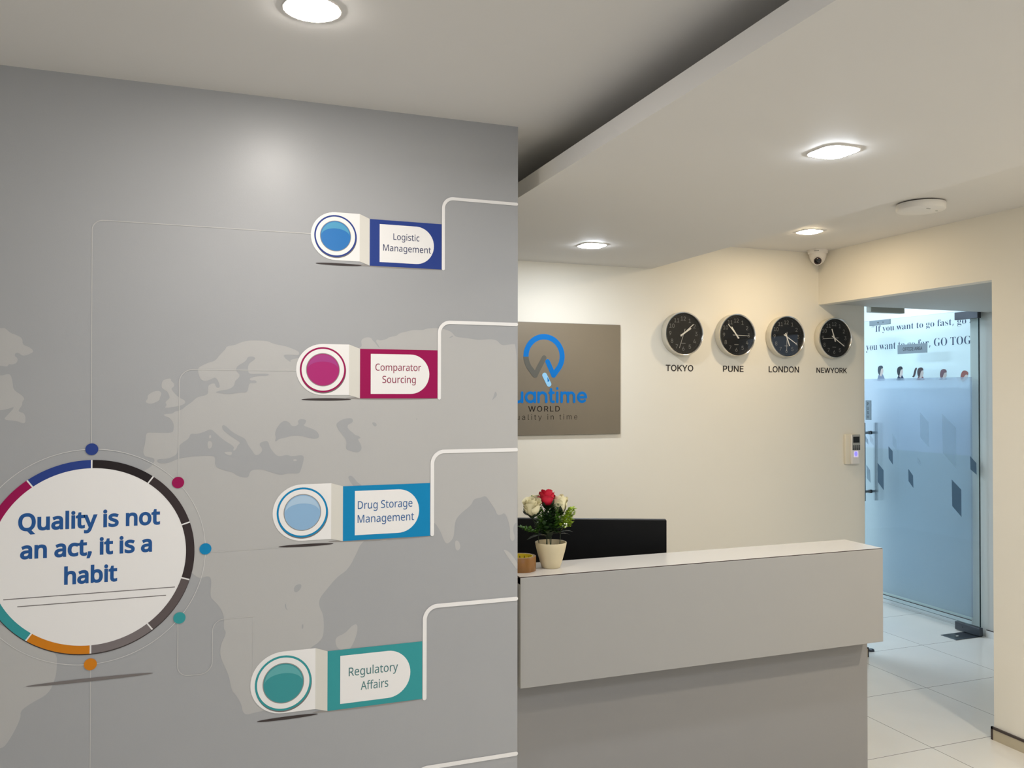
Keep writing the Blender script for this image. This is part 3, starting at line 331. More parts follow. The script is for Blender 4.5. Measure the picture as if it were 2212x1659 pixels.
  'serif': {" ": "175|", ",": "180|28,-87 34,-60 40,-32 47,-3 53,27 57,53 61,78 124,78 129,71 122,46 114,20 104,-8 93,-35 82,-62 71,-87", "E": "442|14,0 14,17 35,18 51,22 62,30 70,41 74,57 75,78 75,369 74,394 69,413 62,425 51,433 36,437 16,439 16,455 399,455 399,320 383,320 375,357 361,386 340,406 312,420 276,428 232,430 219,430 208,429 200,428 194,426 189,422 186,417 184,410 183,400 183,388 183,246 193,246 221,248 243,256 259,269 272,288 281,313 288,345 304,345 304,118 287,118 284,143 280,164 273,181 264,195 254,206 241,213 225,218 207,221 185,222 183,222 183,67 184,53 187,42 192,35 201,31 213,28 230,28 261,29 289,32 313,39 335,48 354,60 371,75 386,94 399,116 411,143 430,143 402,0", "G": "508|268,-10 222,-7 179,3 141,19 108,42 80,70 57,103 41,141 31,183 28,229 31,274 41,315 57,352 80,385 107,413 139,435 176,452 215,462 257,465 293,463 330,454 369,441 376,438 382,436 388,436 395,437 401,439 406,443 410,449 415,456 419,465 437,465 437,308 420,308 409,334 397,357 382,379 366,397 348,413 329,426 309,436 288,441 267,443 200,419 159,347 146,228 150,163 161,110 180,67 206,37 238,19 275,13 298,14 316,19 328,27 336,39 341,53 343,71 343,128 341,146 337,161 329,170 317,176 299,180 275,182 275,198 500,198 500,182 481,180 466,177 457,171 451,161 447,147 446,128 446,29 387,7 328,-6", "H": "523|15,0 15,17 36,20 52,24 62,32 69,43 73,59 75,81 75,379 73,398 69,413 62,424 51,431 36,436 16,439 16,455 242,455 242,439 227,437 214,435 204,432 197,428 191,422 187,415 184,406 183,394 182,379 182,251 342,251 342,379 341,394 340,406 337,415 334,422 328,428 320,432 310,435 298,437 282,439 282,455 507,455 507,439 486,436 471,431 461,424 454,414 451,399 449,379 449,81 451,60 455,44 461,33 471,25 487,20 507,17 507,0 282,0 282,17 303,20 318,24 329,31 336,41 340,58 342,81 342,221 182,221 182,81 183,59 187,43 194,32 205,24 221,20 242,17 242,0", "I": "261|13,0 13,17 34,21 50,26 61,32 69,42 74,56 75,75 75,387 74,405 70,419 63,427 52,433 36,437 13,439 13,455 244,455 244,439 223,437 207,433 196,427 188,419 184,405 183,387 183,77 183,64 185,53 187,44 192,37 198,31 206,26 216,23 230,20 246,17 246,0", "O": "525|261,-11 228,-9 198,-3 169,7 142,21 117,38 94,58 75,81 58,106 45,134 35,163 29,195 28,228 29,260 35,292 45,321 58,349 75,374 95,397 117,417 143,434 170,448 200,458 232,464 265,466 298,464 328,458 357,448 384,435 409,418 431,399 451,376 467,351 481,323 490,293 496,261 498,228 496,195 490,163 481,134 467,106 450,81 430,58 408,38 383,21 355,7 325,-3 294,-9|265,12 328,36 367,108 379,228 376,293 365,346 348,389 324,419 294,437 260,443 196,419 158,347 145,228 149,163 159,109 177,67 201,37 230,18", "R": "473|15,0 15,17 36,20 52,24 62,32 69,43 73,59 75,81 75,379 73,398 69,413 62,424 51,431 36,436 16,439 16,455 217,455 278,452 329,442 367,426 395,403 412,372 417,334 406,285 372,248 315,224 432,50 439,40 446,32 452,26 459,21 468,18 478,17 480,17 480,0 338,0 201,212 182,212 182,81 183,59 187,43 194,32 205,24 221,20 242,17 242,0|182,234 203,234 235,236 261,245 280,258 293,278 301,304 304,336 295,389 268,421 224,431 209,430 197,427 190,422 185,414 183,402 182,385", "T": "423|92,0 92,17 114,19 130,23 142,31 150,42 154,59 156,81 156,433 149,433 116,430 88,420 65,403 47,380 35,352 29,318 11,318 11,455 410,455 410,317 394,317 375,382 333,420 269,433 263,433 263,81 265,58 269,41 276,30 288,23 305,19 328,17 328,0", "a": "344|255,-10 226,-5 208,10 200,35 168,11 133,-4 95,-9 74,-6 55,0 40,11 29,26 22,43 20,63 25,91 39,115 63,136 98,155 143,173 199,190 199,241 197,258 193,272 187,282 177,290 164,294 148,296 123,293 109,286 104,274 105,270 108,264 113,257 119,248 122,239 123,231 121,220 117,210 110,202 100,196 90,192 77,191 64,192 54,196 45,203 38,212 34,223 33,236 35,252 40,266 49,278 62,290 77,300 95,308 115,314 137,317 162,318 205,315 239,307 263,292 280,271 290,244 293,210 293,62 293,52 294,45 295,40 297,37 300,35 304,34 309,35 314,38 320,42 329,28 306,7 281,-6|151,34 158,34 165,37 174,41 183,47 191,54 199,63 199,169 154,151 127,123 118,84 122,56 133,39", "f": "214|15,0 15,16 25,17 34,19 40,22 44,25 47,30 50,35 51,42 52,55 52,73 52,277 16,277 16,310 52,310 52,353 56,386 67,413 85,436 109,452 139,461 174,465 200,463 222,456 240,446 253,432 261,417 263,400 262,386 258,375 252,367 244,360 235,357 224,355 213,356 203,360 195,365 189,372 186,381 185,391 186,400 188,410 193,420 196,426 197,433 196,438 190,442 180,443 168,442 159,437 153,430 150,419 148,406 148,390 148,310 203,310 203,277 148,277 148,65 149,47 152,34 158,26 167,20 181,17 199,16 199,0", "g": "327|146,-140 106,-138 73,-132 48,-122 29,-108 18,-92 14,-75 20,-54 38,-38 69,-26 44,-10 29,9 24,30 26,46 32,61 42,74 57,86 77,98 102,110 58,135 31,169 22,212 24,232 30,251 40,268 53,282 69,295 88,305 109,312 132,317 157,318 183,317 208,312 233,304 317,304 317,268 268,268 281,248 289,226 291,203 290,185 285,167 276,151 264,137 250,125 234,116 215,108 194,104 172,103 157,103 142,104 131,103 121,100 112,94 106,87 102,80 101,71 105,59 119,51 141,49 175,49 208,48 236,45 259,40 277,33 292,24 303,13 310,-1 314,-18 316,-37 311,-67 296,-92 272,-113 239,-128 197,-137|157,124 172,127 183,134 190,146 195,163 198,184 199,211 198,238 195,260 190,276 183,288 172,295 157,297 143,295 132,288 124,276 118,260 115,238 114,211 115,184 118,163 124,146 132,134 143,127|161,-116 218,-111 252,-94 263,-66 262,-55 257,-47 249,-41 238,-37 223,-35 205,-34 97,-34 84,-45 76,-58 73,-73 76,-84 83,-94 95,-103 111,-111 133,-115", "n": "381|18,0 18,16 30,17 39,21 45,26 49,33 52,43 52,56 52,253 52,266 49,276 46,284 40,289 31,293 19,294 19,310 148,310 148,267 175,296 207,313 243,318 292,306 321,271 330,212 330,56 331,43 333,33 337,26 343,21 352,17 363,16 363,0 202,0 202,16 207,16 223,21 232,34 235,56 235,217 234,234 232,247 229,258 223,265 215,270 203,271 183,267 164,255 148,235 148,56 148,43 151,33 154,26 160,21 168,17 180,16 180,0", "o": "336|169,-10 140,-8 114,-1 90,11 69,27 52,47 38,70 27,96 21,124 19,154 21,184 27,213 38,239 52,262 69,281 90,297 114,309 140,316 168,318 196,316 222,309 245,298 266,282 283,263 298,240 308,214 315,185 317,154 315,123 308,94 298,69 284,46 266,26 245,11 222,-1 197,-8|169,11 186,14 199,24 209,39 212,50 215,64 217,81 219,102 219,126 220,154 218,206 214,245 208,271 198,286 185,296 169,299 151,296 138,286 128,271 122,245 118,206 117,154 117,127 118,103 120,82 122,64 125,50 128,39 138,24 152,14", "r": "287|18,0 18,16 30,18 39,21 45,26 49,32 52,43 52,56 52,252 52,267 50,278 46,285 41,289 32,292 20,293 21,310 146,310 146,252 158,272 172,288 187,301 203,311 218,316 233,318 250,317 264,312 275,304 283,293 288,281 289,266 288,254 284,243 278,234 270,228 260,224 248,222 237,223 229,226 222,231 217,237 212,243 207,250 202,255 196,259 189,260 179,258 171,252 162,241 155,228 151,211 149,192 149,56 150,42 153,32 159,25 167,21 180,18 197,16 197,0", "s": "288|151,-10 132,-8 110,-3 87,6 82,8 78,8 73,9 64,7 56,1 51,-9 36,-9 36,105 53,105 61,79 72,57 87,39 103,26 121,17 140,15 156,16 168,20 179,27 186,35 191,46 192,58 188,76 176,92 156,105 107,130 85,142 68,155 54,169 45,185 39,202 37,220 40,247 49,270 65,291 86,306 111,316 141,319 149,319 157,318 166,316 176,314 187,311 199,308 206,306 213,305 220,306 226,311 230,319 244,319 244,222 228,222 220,244 209,262 196,277 182,288 166,294 149,296 136,295 125,292 116,286 110,278 106,269 105,259 106,249 109,240 115,232 123,225 134,218 146,212 191,189 212,178 229,165 241,151 250,136 255,117 257,95 254,65 244,39 228,18 206,2 181,-7", "t": "228|124,-9 99,-7 80,-1 66,10 56,26 50,46 48,71 48,279 20,279 20,300 46,324 68,347 88,369 105,389 118,407 129,424 144,424 144,310 208,310 208,279 144,279 144,82 145,69 147,59 149,51 154,45 160,41 168,40 183,44 195,56 206,75 222,66 198,24 165,-1", "u": "375|131,-10 103,-7 81,2 65,17 54,38 48,65 46,97 46,248 45,262 43,274 39,282 33,289 24,293 11,294 11,310 142,310 142,74 143,63 146,54 151,46 158,40 166,37 177,36 196,39 213,49 228,66 228,248 228,263 225,275 221,283 214,289 204,293 189,294 189,310 324,310 324,70 325,56 327,46 331,39 338,34 347,31 360,30 360,13 321,10 277,3 228,-10 228,40 216,26 202,13 186,3 169,-4 150,-9", "w": "435|122,-10 17,265 14,272 10,279 6,284 1,289 -4,292 -11,293 -11,310 138,310 138,293 130,293 124,291 120,289 117,286 115,282 114,276 116,266 120,253 167,127 211,235 201,266 197,276 193,283 190,288 185,292 177,294 168,295 168,310 323,310 323,293 308,291 299,285 296,276 296,269 298,262 336,141 382,256 385,263 386,270 387,275 386,281 384,286 380,289 374,291 366,293 356,295 356,310 445,310 445,295 437,293 430,290 425,284 420,277 416,268 412,258 304,-10 289,-10 223,197 140,-10", "y": "300|52,-140 36,-139 22,-133 10,-125 1,-113 -5,-100 -7,-84 -5,-73 -2,-62 5,-53 13,-46 24,-41 36,-40 46,-41 56,-44 64,-49 70,-57 73,-65 75,-76 74,-81 74,-87 75,-94 79,-97 86,-99 94,-96 104,-88 114,-74 120,-65 125,-55 129,-44 133,-32 137,-19 140,-5 36,251 32,260 28,268 25,275 15,287 11,291 4,293 -3,293 -5,293 -5,310 162,310 162,293 151,293 142,291 136,289 132,286 129,281 128,275 130,267 133,257 185,119 230,241 236,260 238,274 237,281 234,286 229,289 223,292 214,293 203,293 203,310 300,310 300,293 291,292 283,288 277,281 271,271 265,258 259,242 162,-24 151,-53 140,-77 129,-96 118,-111 107,-122 95,-131 83,-136 68,-139"},
}
_G = {}
def glyph(font, ch):
    k = (font, ch)
    if k not in _G:
        parts = GLYPHS[font][ch].split('|')
        _G[k] = (int(parts[0]), [[tuple(int(v) for v in q.split(',')) for q in c.split()] for c in parts[1:] if c])
    return _G[k]
def embolden(c, w):
    """move a glyph outline outwards by w units"""
    if abs(w) < 1e-6: return c
    n = len(c); out = []
    for i in range(n):
        (ax, ay), (bx, by), (cx_, cy_) = c[i - 1], c[i], c[(i + 1) % n]
        d1 = math.hypot(bx - ax, by - ay) or 1; d2 = math.hypot(cx_ - bx, cy_ - by) or 1
        n1 = (-(by - ay) / d1, (bx - ax) / d1); n2 = (-(cy_ - by) / d2, (cx_ - bx) / d2)
        mx, my = n1[0] + n2[0], n1[1] + n2[1]; l2 = mx * mx + my * my
        k = 2 / l2 if l2 > 0.9 else 2 / 0.9
        out.append((bx + mx * k * w, by + my * k * w))
    return out
_F = {}
def filled(font, ch, weight):
    """one glyph as triangles in font units (holes kept open)"""
    k = (font, ch, weight)
    if k in _F: return _F[k]
    adv, cs = glyph(font, ch)
    polys = [[Vector((px, py)) for px, py in embolden(c, weight * 1000)] for c in cs]
    tris = []
    if polys:
        area = [sum(a.x * b.y - b.x * a.y for a, b in zip(c, c[1:] + c[:1])) for c in polys]
        sign = max(area, key=abs)
        pts, edges = [], []
        for c in polys:
            n0 = len(pts); pts += c; edges += [(n0 + q, n0 + (q + 1) % len(c)) for q in range(len(c))]
        ov, oe, of, _a, _b, _c = delaunay_2d_cdt(pts, edges, [], 0, 1e-4)
        for f in of:
            gx = sum(ov[q].x for q in f) / len(f); gy = sum(ov[q].y for q in f) / len(f); wn = 0
            for c in polys:
                for a, b in zip(c, c[1:] + c[:1]):
                    side = (b.x - a.x) * (gy - a.y) - (gx - a.x) * (b.y - a.y)
                    if a.y <= gy < b.y and side > 0: wn += 1
                    elif b.y <= gy < a.y and side < 0: wn -= 1
            if wn * sign > 0: tris.append(tuple((ov[q].x, ov[q].y) for q in f))
    _F[k] = (adv, tris)
    return _F[k]
def text(name, s, font, pl, x, y, d, width=None, cap=None, mats='vinyl_black', parent=None, weight=0.0, align='l', track=0, thick=0.0, slot=0, into=None):
    """lettering: baseline starts (or is centred) at (x, y) on the plane; width and cap height in metres"""
    pen = 0; xmin, xmax, lay = 1e9, -1e9, []
    for ch in s:
        adv, tris = filled(font, ch, weight)
        for t_ in tris: xmin = min(xmin, min(p[0] for p in t_[:3]) + pen); xmax = max(xmax, max(p[0] for p in t_[:3]) + pen)
        lay.append((pen, tris)); pen += adv + track
    capu = max(p[1] for c in glyph(font, 'E' if font == 'inter' else 'O' if 'O' in GLYPHS[font] else 'L')[1] for p in c)
    sy = cap / capu if cap else None
    sx = width / (xmax - xmin) if width else sy
    sy = sy or sx
    x0 = x - ((xmax - xmin) * sx / 2 if align == 'c' else 0)
    bm = B()
    for pen, tris in lay:
        vv = {}
        for t_ in tris:
            vs_ = []
            for p in t_[:3]:
                k = p
                if k not in vv: vv[k] = bm.verts.new(pl.p(x0 + (p[0] + pen - xmin) * sx, y + p[1] * sy, d))
                vs_.append(vv[k])
            try: f = bm.faces.new(vs_)
            except ValueError: continue
            f.normal_update()
            if f.normal.dot(pl.n) < 0: f.normal_flip()
            f.material_index = slot
    if thick:
        r = bmesh.ops.extrude_face_region(bm, geom=list(bm.faces))
        for v in r['geom']:
            if isinstance(v, bmesh.types.BMVert): v.co += pl.n * thick
    if into is not None:
        tmp = bpy.data.meshes.new('tmp'); bm.to_mesh(tmp); bm.free(); into.from_mesh(tmp); bpy.data.meshes.remove(tmp); return None
    return obj(name, bm, mats, parent)

# ------------------------------------------------------------------ key dimensions of the place (metres)
YM = 2.475          # face of the mural wall
YC = 4.072          # face of the clock wall
XR = 3.48           # face of the entrance wall
ZC, ZS = 2.47, 2.316
XJ = 4.90           # alcove far wall
XD = 4.86           # glass door, standing open
XO = 5.00           # office wall with the quotation

# ------------------------------------------------------------------ setting
bm = B(); box(bm, -3.2, 5.2, -3.2, 8.2, -0.1, 0.0); struct(obj('floor', bm, 'floor_tile'), 'polished cream floor tiles')
bm = B(); box(bm, -3.2, XR + 0.07, -3.2, YC + 0.1, ZC, ZC + 0.15); struct(obj('ceiling', bm, 'ceiling_paint'), 'painted main ceiling')
bm = B(); box(bm, 1.044, 2.336, -3.0, YC, ZS, 2.371); struct(obj('ceiling_slab', bm, 'ceiling_paint'), 'dropped ceiling slab with a shadow gap above it')
bm = B(); box(bm, -3.0, 0.934, YM + 0.0004, YM + 0.12, 0, ZC); struct(obj('wall_front', bm, 'wall_paint'), 'partition wall carrying the printed mural')
bm = B(); box(bm, -3.2, 3.828, YC, YC + 0.168, 0, ZC + 0.1); box(bm, 3.828, XJ + 0.1, YC + 0.028, YC + 0.168, 2.20, ZC + 0.15)
struct(obj('wall_back', bm, 'wall_paint'), 'cream wall with the clocks')
bm = B(); box(bm, XR, XR + 0.07, -3.2, 2.892, 0, ZC); box(bm, XR, XR + 0.07, 2.892, YC, 2.158, ZC)
struct(obj('wall_right', bm, 'wall_paint'), 'cream wall with the opening to the office door')
bm = B(); box(bm, -3.2, -3.0, -3.2, YC, 0, ZC); struct(obj('wall_left', bm, 'wall_paint'))
bm = B()
for a in ((-3.2, -1.5, 0, ZC), (1.5, XR, 0, ZC), (-1.5, 1.5, 0, 0.9), (-1.5, 1.5, 2.1, ZC)): box(bm, a[0], a[1], -3.2, -3.05, a[2], a[3])
struct(obj('wall_rear', bm, 'wall_paint'))  # unseen window gap added to let in soft frontal daylight
bm = B(); box(bm, XR + 0.07, XJ + 0.1, 0.7, YC + 0.028, 2.164, 2.3); struct(obj('ceiling_alcove', bm, 'alcove_shade_paint'), 'low ceiling over the door recess')
bm = B()
for a in ((0.7, 1.2, 0, 2.164), (2.05, YC + 0.168, 0, 2.3), (1.2, 2.05, 0, 0.1), (1.2, 2.05, 2.15, 2.164)): box(bm, XJ, XO - 0.002, a[0], a[1], a[2], a[3])
box(bm, XR + 0.07, XJ, 0.55, 0.7, 0, 2.3)
struct(obj('wall_alcove', bm, 'alcove_shade_paint'), 'pale wall of the door recess')
bm = B(); box(bm, XO, XO + 0.12, YC + 0.168, 8.0, 1.19, 2.7, 0); box(bm, XO, XO + 0.12, YC + 0.168, 8.0, 0, 1.19, 1)
struct(obj('wall_office', bm, ['office_paint', 'office_lower_shade']), 'white office wall behind the glass door')
bm = B(); box(bm, 1.6, 1.75, YC + 0.168, 8.0, 0, 2.7); box(bm, 1.6, XO, 7.9, 8.0, 0, 2.7); struct(obj('wall_far', bm, 'office_paint'))
bm = B(); box(bm, 1.6, XO + 0.1, YC + 0.168, 8.0, 2.62, 2.72); struct(obj('ceiling_office', bm, 'office_paint'))

def skirting(name, segs, h=0.06):
    bm = B()
    for (x0, x1, y0, y1) in segs:
        box(bm, x0, x1, y0, y1, 0, h - 0.004, 0); box(bm, x0, x1, y0, y1, h - 0.004, h, 1)
    return struct(obj(name, bm, ['skirting_pale', 'skirting_line']))
bm = B()
box(bm, XR - 0.008, XR, -3.0, 2.900, 0, 0.050, 0); box(bm, XR - 0.010, XR, -3.0, 2.902, 0.050, 0.060, 1); box(bm, XR - 0.010, XR, 2.892, 2.902, 0, 0.060, 1)
struct(obj('baseboard_right', bm, ['skirting_tile', 'skirting_line']), 'beige skirting with a dark top line')
skirting('baseboard_alcove', [(XJ - 0.008, XJ, 2.2, YC + 0.05)], 0.05)
bm = B(); box(bm, 2.6, 3.834, YC - 0.008, YC, 0, 0.05, 0); box(bm, 2.6, 3.842, YC - 0.010, YC, 0.05, 0.058, 1); box(bm, 3.828, 3.842, YC - 0.008, YC + 0.05, 0, 0.05, 0); box(bm, 3.840, 3.846, YC - 0.010, YC + 0.05, 0, 0.058, 1)
struct(obj('baseboard_back', bm, ['skirting_tile', 'skirting_line']))
skirting('baseboard_office', [(XO - 0.008, XO, YC + 0.17, 8.0)], 0.052)

# ------------------------------------------------------------------ mural (printed vinyl on the front wall)
PM = Plane((0, YM, 0), (1, 0, 0), (0, 0, 1), (0, -1, 0))
mural = tag(empty('mural', (0, 0, 0)), 'grey printed mural with world map, quotation ring and service banners', 'mural')
bm = B(); face2d(bm, PM, [(-3, 0), (0.934, 0), (0.934, ZC), (-3, ZC)], 0.0); obj('vinyl_sheet', bm, 'vinyl_grey', mural)
LAND = {
  'land': ["-17,1689 -6,1697 13,1706 28,1710 40,1727 55,1743 58,1752 79,1755 95,1763 114,1769 142,1770 170,1769 182,1762 219,1755 226,1753 254,1742 258,1735 255,1729 233,1731 213,1730 215,1723 223,1716 234,1709 232,1716 248,1720 286,1729 364,1745 431,1753 439,1761 436,1771 438,1780 451,1787 466,1786 469,1779 475,1774 480,1768 487,1759 493,1754 488,1764 481,1773 481,1779 486,1781 492,1777 514,1783 520,1789 544,1793 550,1801 575,1807 594,1813 624,1812 636,1818 671,1821 703,1815 718,1807 726,1796 742,1793 774,1791 803,1786 843,1791 864,1787 872,1778 883,1771 910,1776 934,1776 934,1210 923,1208 918,1187 926,1162 917,1150 907,1163 909,1194 900,1225 890,1244 877,1237 864,1239 858,1257 841,1280 828,1300 812,1295 787,1291 781,1273 749,1251 727,1228 725,1183 718,1168 703,1156 693,1166 680,1200 661,1228 631,1227 577,1206 517,1174 459,1189 436,1173 424,1145 401,1101 367,1080 339,1048 317,1022 316,999 328,976 331,941 328,907 312,892 292,882 268,852 235,771 192,721 157,716 133,714 115,711 105,722 102,744 86,773 76,784 68,829 57,854 43,891 48,920 62,948 53,960 56,990 45,1020 28,1040 17,1052 22,1099 14,1111 -11,1104 -28,1120 -61,1146 -88,1183 -142,1296 -174,1366 -169,1401 -147,1411 -136,1419 -129,1429 -126,1437 -131,1443 -140,1444 -153,1448 -156,1464 -151,1480 -149,1510 -140,1512 -83,1509 -79,1519 -78,1533 -87,1551 -103,1557 -105,1562 -81,1563 -77,1569 -59,1573 -49,1583 -32,1595 -19,1609 11,1615 9,1636 13,1644 27,1648 29,1640 33,1634 42,1636 36,1655 29,1664 21,1661 6,1653 -10,1656 -17,1677", "-111,1640 -108,1654 -97,1659 -85,1660 -87,1654 -78,1646 -78,1638 -87,1632 -74,1615 -65,1607 -49,1599 -51,1589 -70,1583 -104,1578 -96,1587 -102,1595 -89,1605 -91,1615 -96,1625 -108,1631", "-152,1595 -144,1605 -146,1613 -133,1623 -117,1627 -109,1619 -115,1607 -115,1599 -137,1589", "-594,1798 -496,1786 -486,1789 -473,1775 -460,1771 -445,1762 -445,1745 -430,1740 -419,1730 -423,1724 -444,1715 -453,1724 -461,1724 -463,1716 -455,1709 -458,1697 -469,1693 -476,1695 -479,1687 -496,1691 -593,1697", "-593,1667 -495,1663 -479,1669 -471,1667 -467,1649 -465,1627 -447,1615 -439,1605 -445,1596 -444,1589 -452,1577 -453,1571 -438,1566 -436,1543 -443,1540 -455,1547 -488,1550 -478,1562 -460,1585 -475,1579 -495,1574 -592,1570", "-585,1076 -491,1024 -419,973 -360,939 -360,895 -364,868 -379,831 -418,813 -444,795 -442,778 -460,737 -479,707 -489,706 -582,679", "428,938 428,915 419,887 402,859 371,868 362,893 368,906 391,913 414,936", "727,1167 740,1164 746,1145 740,1134 729,1137", "884,1130 907,1120 934,1083 934,1075 934,1059 917,1081 894,1114"],
  'sea': ["-121,1435 -118,1439 -95,1439 -77,1446 -69,1454 -68,1470 -58,1482 -39,1494 -36,1508 -20,1506 -1,1511 14,1519 22,1517 37,1501 57,1484 72,1475 80,1467 76,1459 80,1457 86,1464 89,1473 98,1480 76,1495 62,1505 49,1517 46,1529 54,1531 72,1512 88,1502 110,1491 116,1474 128,1457 136,1443 148,1445 158,1459 145,1476 163,1484 172,1482 176,1465 192,1443 204,1438 224,1443 237,1437 269,1442 272,1429 264,1399 258,1386 229,1390 208,1384 180,1393 156,1403 132,1403 122,1397 118,1378 88,1386 77,1397 49,1404 28,1415 30,1441 18,1446 -39,1444 -69,1438 -92,1427 -116,1427", "27,1622 44,1628 64,1630 79,1640 81,1655 93,1665 93,1674 83,1682 85,1696 111,1711 114,1722 126,1725 137,1720 132,1714 117,1703 115,1686 119,1674 143,1675 173,1676 171,1669 147,1670 119,1663 123,1655 135,1657 141,1651 133,1648 119,1649 116,1628 111,1621 95,1622 64,1616 40,1620", "190,1502 196,1523 214,1542 230,1537 236,1525 249,1525 257,1531 253,1539 261,1546 278,1543 276,1533 269,1526 286,1520 307,1511 316,1496 311,1487 290,1488 265,1497 237,1497 216,1491 202,1489 194,1481 190,1483 194,1492", "363,1526 368,1535 386,1545 408,1547 414,1540 410,1532 397,1527 397,1516 415,1501 419,1496 430,1494 437,1486 426,1485 437,1468 439,1453 430,1444 415,1446 397,1452 392,1458 395,1480 379,1502 370,1513", "469,1532 475,1534 482,1530 484,1524 479,1520 473,1524", "858,1628 864,1619 863,1611 846,1596 853,1610", "603,1541 605,1544 608,1543 607,1539", "398,1374 408,1377 416,1370 427,1355 443,1346 419,1340 405,1359", "706,1791 718,1799 721,1796 712,1791", "250,1067 267,1069 264,1052 248,1043 244,1056", "219,1016 224,1014 223,1005 229,994 221,1001", "267,950 272,953 272,941 268,937"],
  'isl': ["13,1502 18,1503 19,1495 13,1493", "9,1484 15,1487 21,1482 21,1470 15,1464 10,1467", "51,1454 61,1455 75,1455 72,1444 61,1446", "240,1427 246,1430 252,1428 251,1424 245,1423"],
}
def P2(s): return [(int(a) / 1000, int(b) / 1000) for a, b in (q.split(',') for q in s.split())]
bm = B()
for s in LAND['land']:
    pts = smooth2d(P2(s), 2)
    face2d(bm, PM, [(min(x, 0.9338), z) for x, z in pts], 0.0003, 0)
for s in LAND['sea']: face2d(bm, PM, smooth2d(P2(s), 2), 0.0006, 1)
for s in LAND['isl']: face2d(bm, PM, smooth2d(P2(s), 2), 0.0009, 0)
bmesh.ops.triangulate(bm, faces=list(bm.faces), ngon_method='EAR_CLIP')
note(obj('world_map', bm, ['vinyl_land', 'vinyl_grey'], mural), 'pale grey map of the continents')

# quotation ring
QC = (-0.2809, 1.1838)
quote = empty('quotation_ring', parent=mural)
note(quote, 'white disc with a segmented ring and blue quotation')
bm = B(); ring2d(bm, PM, QC, 0.2851, 0.2866, 0.0012, n=128); obj('orbit_line', bm, 'print_line_bright', quote)
bm = B(); disc2d(bm, PM, (QC[0], QC[1] - 0.003), 0.2574, 0.0012, n=128); obj('ring_shadow', bm, 'print_shadow', quote)
bm = B(); disc2d(bm, PM, QC, 0.2573, 0.0015, n=128); obj('white_disc', bm, 'print_white', quote)
for a0, a1, m_ in ((54, 90, 'k1'), (18, 54, 'k2'), (-18, 18, 'k2'), (-54, -18, 'k4'), (-90, -54, 'k5'), (90, 126, 'blue'), (126, 162, 'magenta'),
                   (162, 198, 'cyan'), (198, 234, 'teal'), (234, 270, 'orange')):
    bm = B(); ring2d(bm, PM, QC, 0.2354, 0.2573, 0.0018, a0=a0 + 0.45, a1=a1 - 0.45, n=24)
    note(obj('ring_segment', bm, 'print_' + m_, quote), {'k1': 'black', 'k2': 'dark brown', 'k4': 'brown grey', 'k5': 'warm grey'}.get(m_, m_) + ' ring segment')
for a, m_ in ((90, 'blue'), (41.5, 'magenta'), (0.5, 'cyan'), (-39.8, 'teal'), (-90, 'orange')):
    bm = B(); disc2d(bm, PM, (QC[0] + 0.2859 * math.cos(math.radians(a)), QC[1] + 0.2859 * math.sin(math.radians(a))), 0.0157, 0.0018, n=40)
    note(obj('orbit_dot', bm, 'print_' + m_, quote), m_ + ' dot on the orbit line')
text('quotation_lettering', 'Quality is not', 'sans', PM, -0.4515, 1.2625, 0.0018, width=0.3395, cap=0.0415, mats='print_quote', parent=quote, weight=0.025)
text('quotation_lettering', 'an act, it is a', 'sans', PM, -0.4467, 1.1895, 0.0018, width=0.3150, cap=0.0415, mats='print_quote', parent=quote, weight=0.025)
text('quotation_lettering', 'habit', 'sans', PM, -0.3445, 1.1158, 0.0018, width=0.1270, cap=0.0415, mats='print_quote', parent=quote, weight=0.025)
bm = B(); stroke2d(bm, PM, [(-0.4838, 1.0862), (-0.0733, 1.0868)], 0.0022, 0.0018, caps=False); stroke2d(bm, PM, [(-0.4521, 1.0655), (-0.0958, 1.0660)], 0.0022, 0.0018, caps=False)
obj('rule_lines', bm, 'print_soft_shadow', quote)
bm = B(); disc2d(bm, PM, (-0.279, 0.857), 0.152, 0.0012, n=64, ry=0.0045); obj('printed_shadow', bm, 'print_soft_shadow', quote)

# thin connector lines
def rcorner(c, r, a0, a1): return arc(c[0], c[1], r, a0, a1, 8)
def conn(pts, w=0.0022):
    bm = B(); ribbon2d(bm, PM, pts, w, 0.0009); return obj('connector_line', bm, 'print_line', mural)
conn([(-0.2825, 1.484)] + [(-0.284, 2.05)] + rcorner((-0.2555, 2.0555), 0.0285, 180, 90) + [(0.30, 2.085)])
conn([(-0.0655, 1.385), (-0.0650, 1.648)] + rcorner((-0.030, 1.650), 0.035, 180, 90) + [(0.26, 1.685)])
conn([(0.020, 1.176), (0.200, 1.177)], 0.0016)
conn([(-0.0653, 0.995)] + rcorner((-0.0375, 0.868), 0.0280, 180, 270) + rcorner((-0.008, 0.872), 0.0325, 270, 360) + rcorner((0.0555, 0.956), 0.031, 180, 90) + [(0.134, 0.987)], 0.0020)
conn([(0.134, 0.987), (0.132, 0.790)], 0.0016)
conn([(-0.2805, 0.884), (-0.2790, 0.0)], 0.0020)

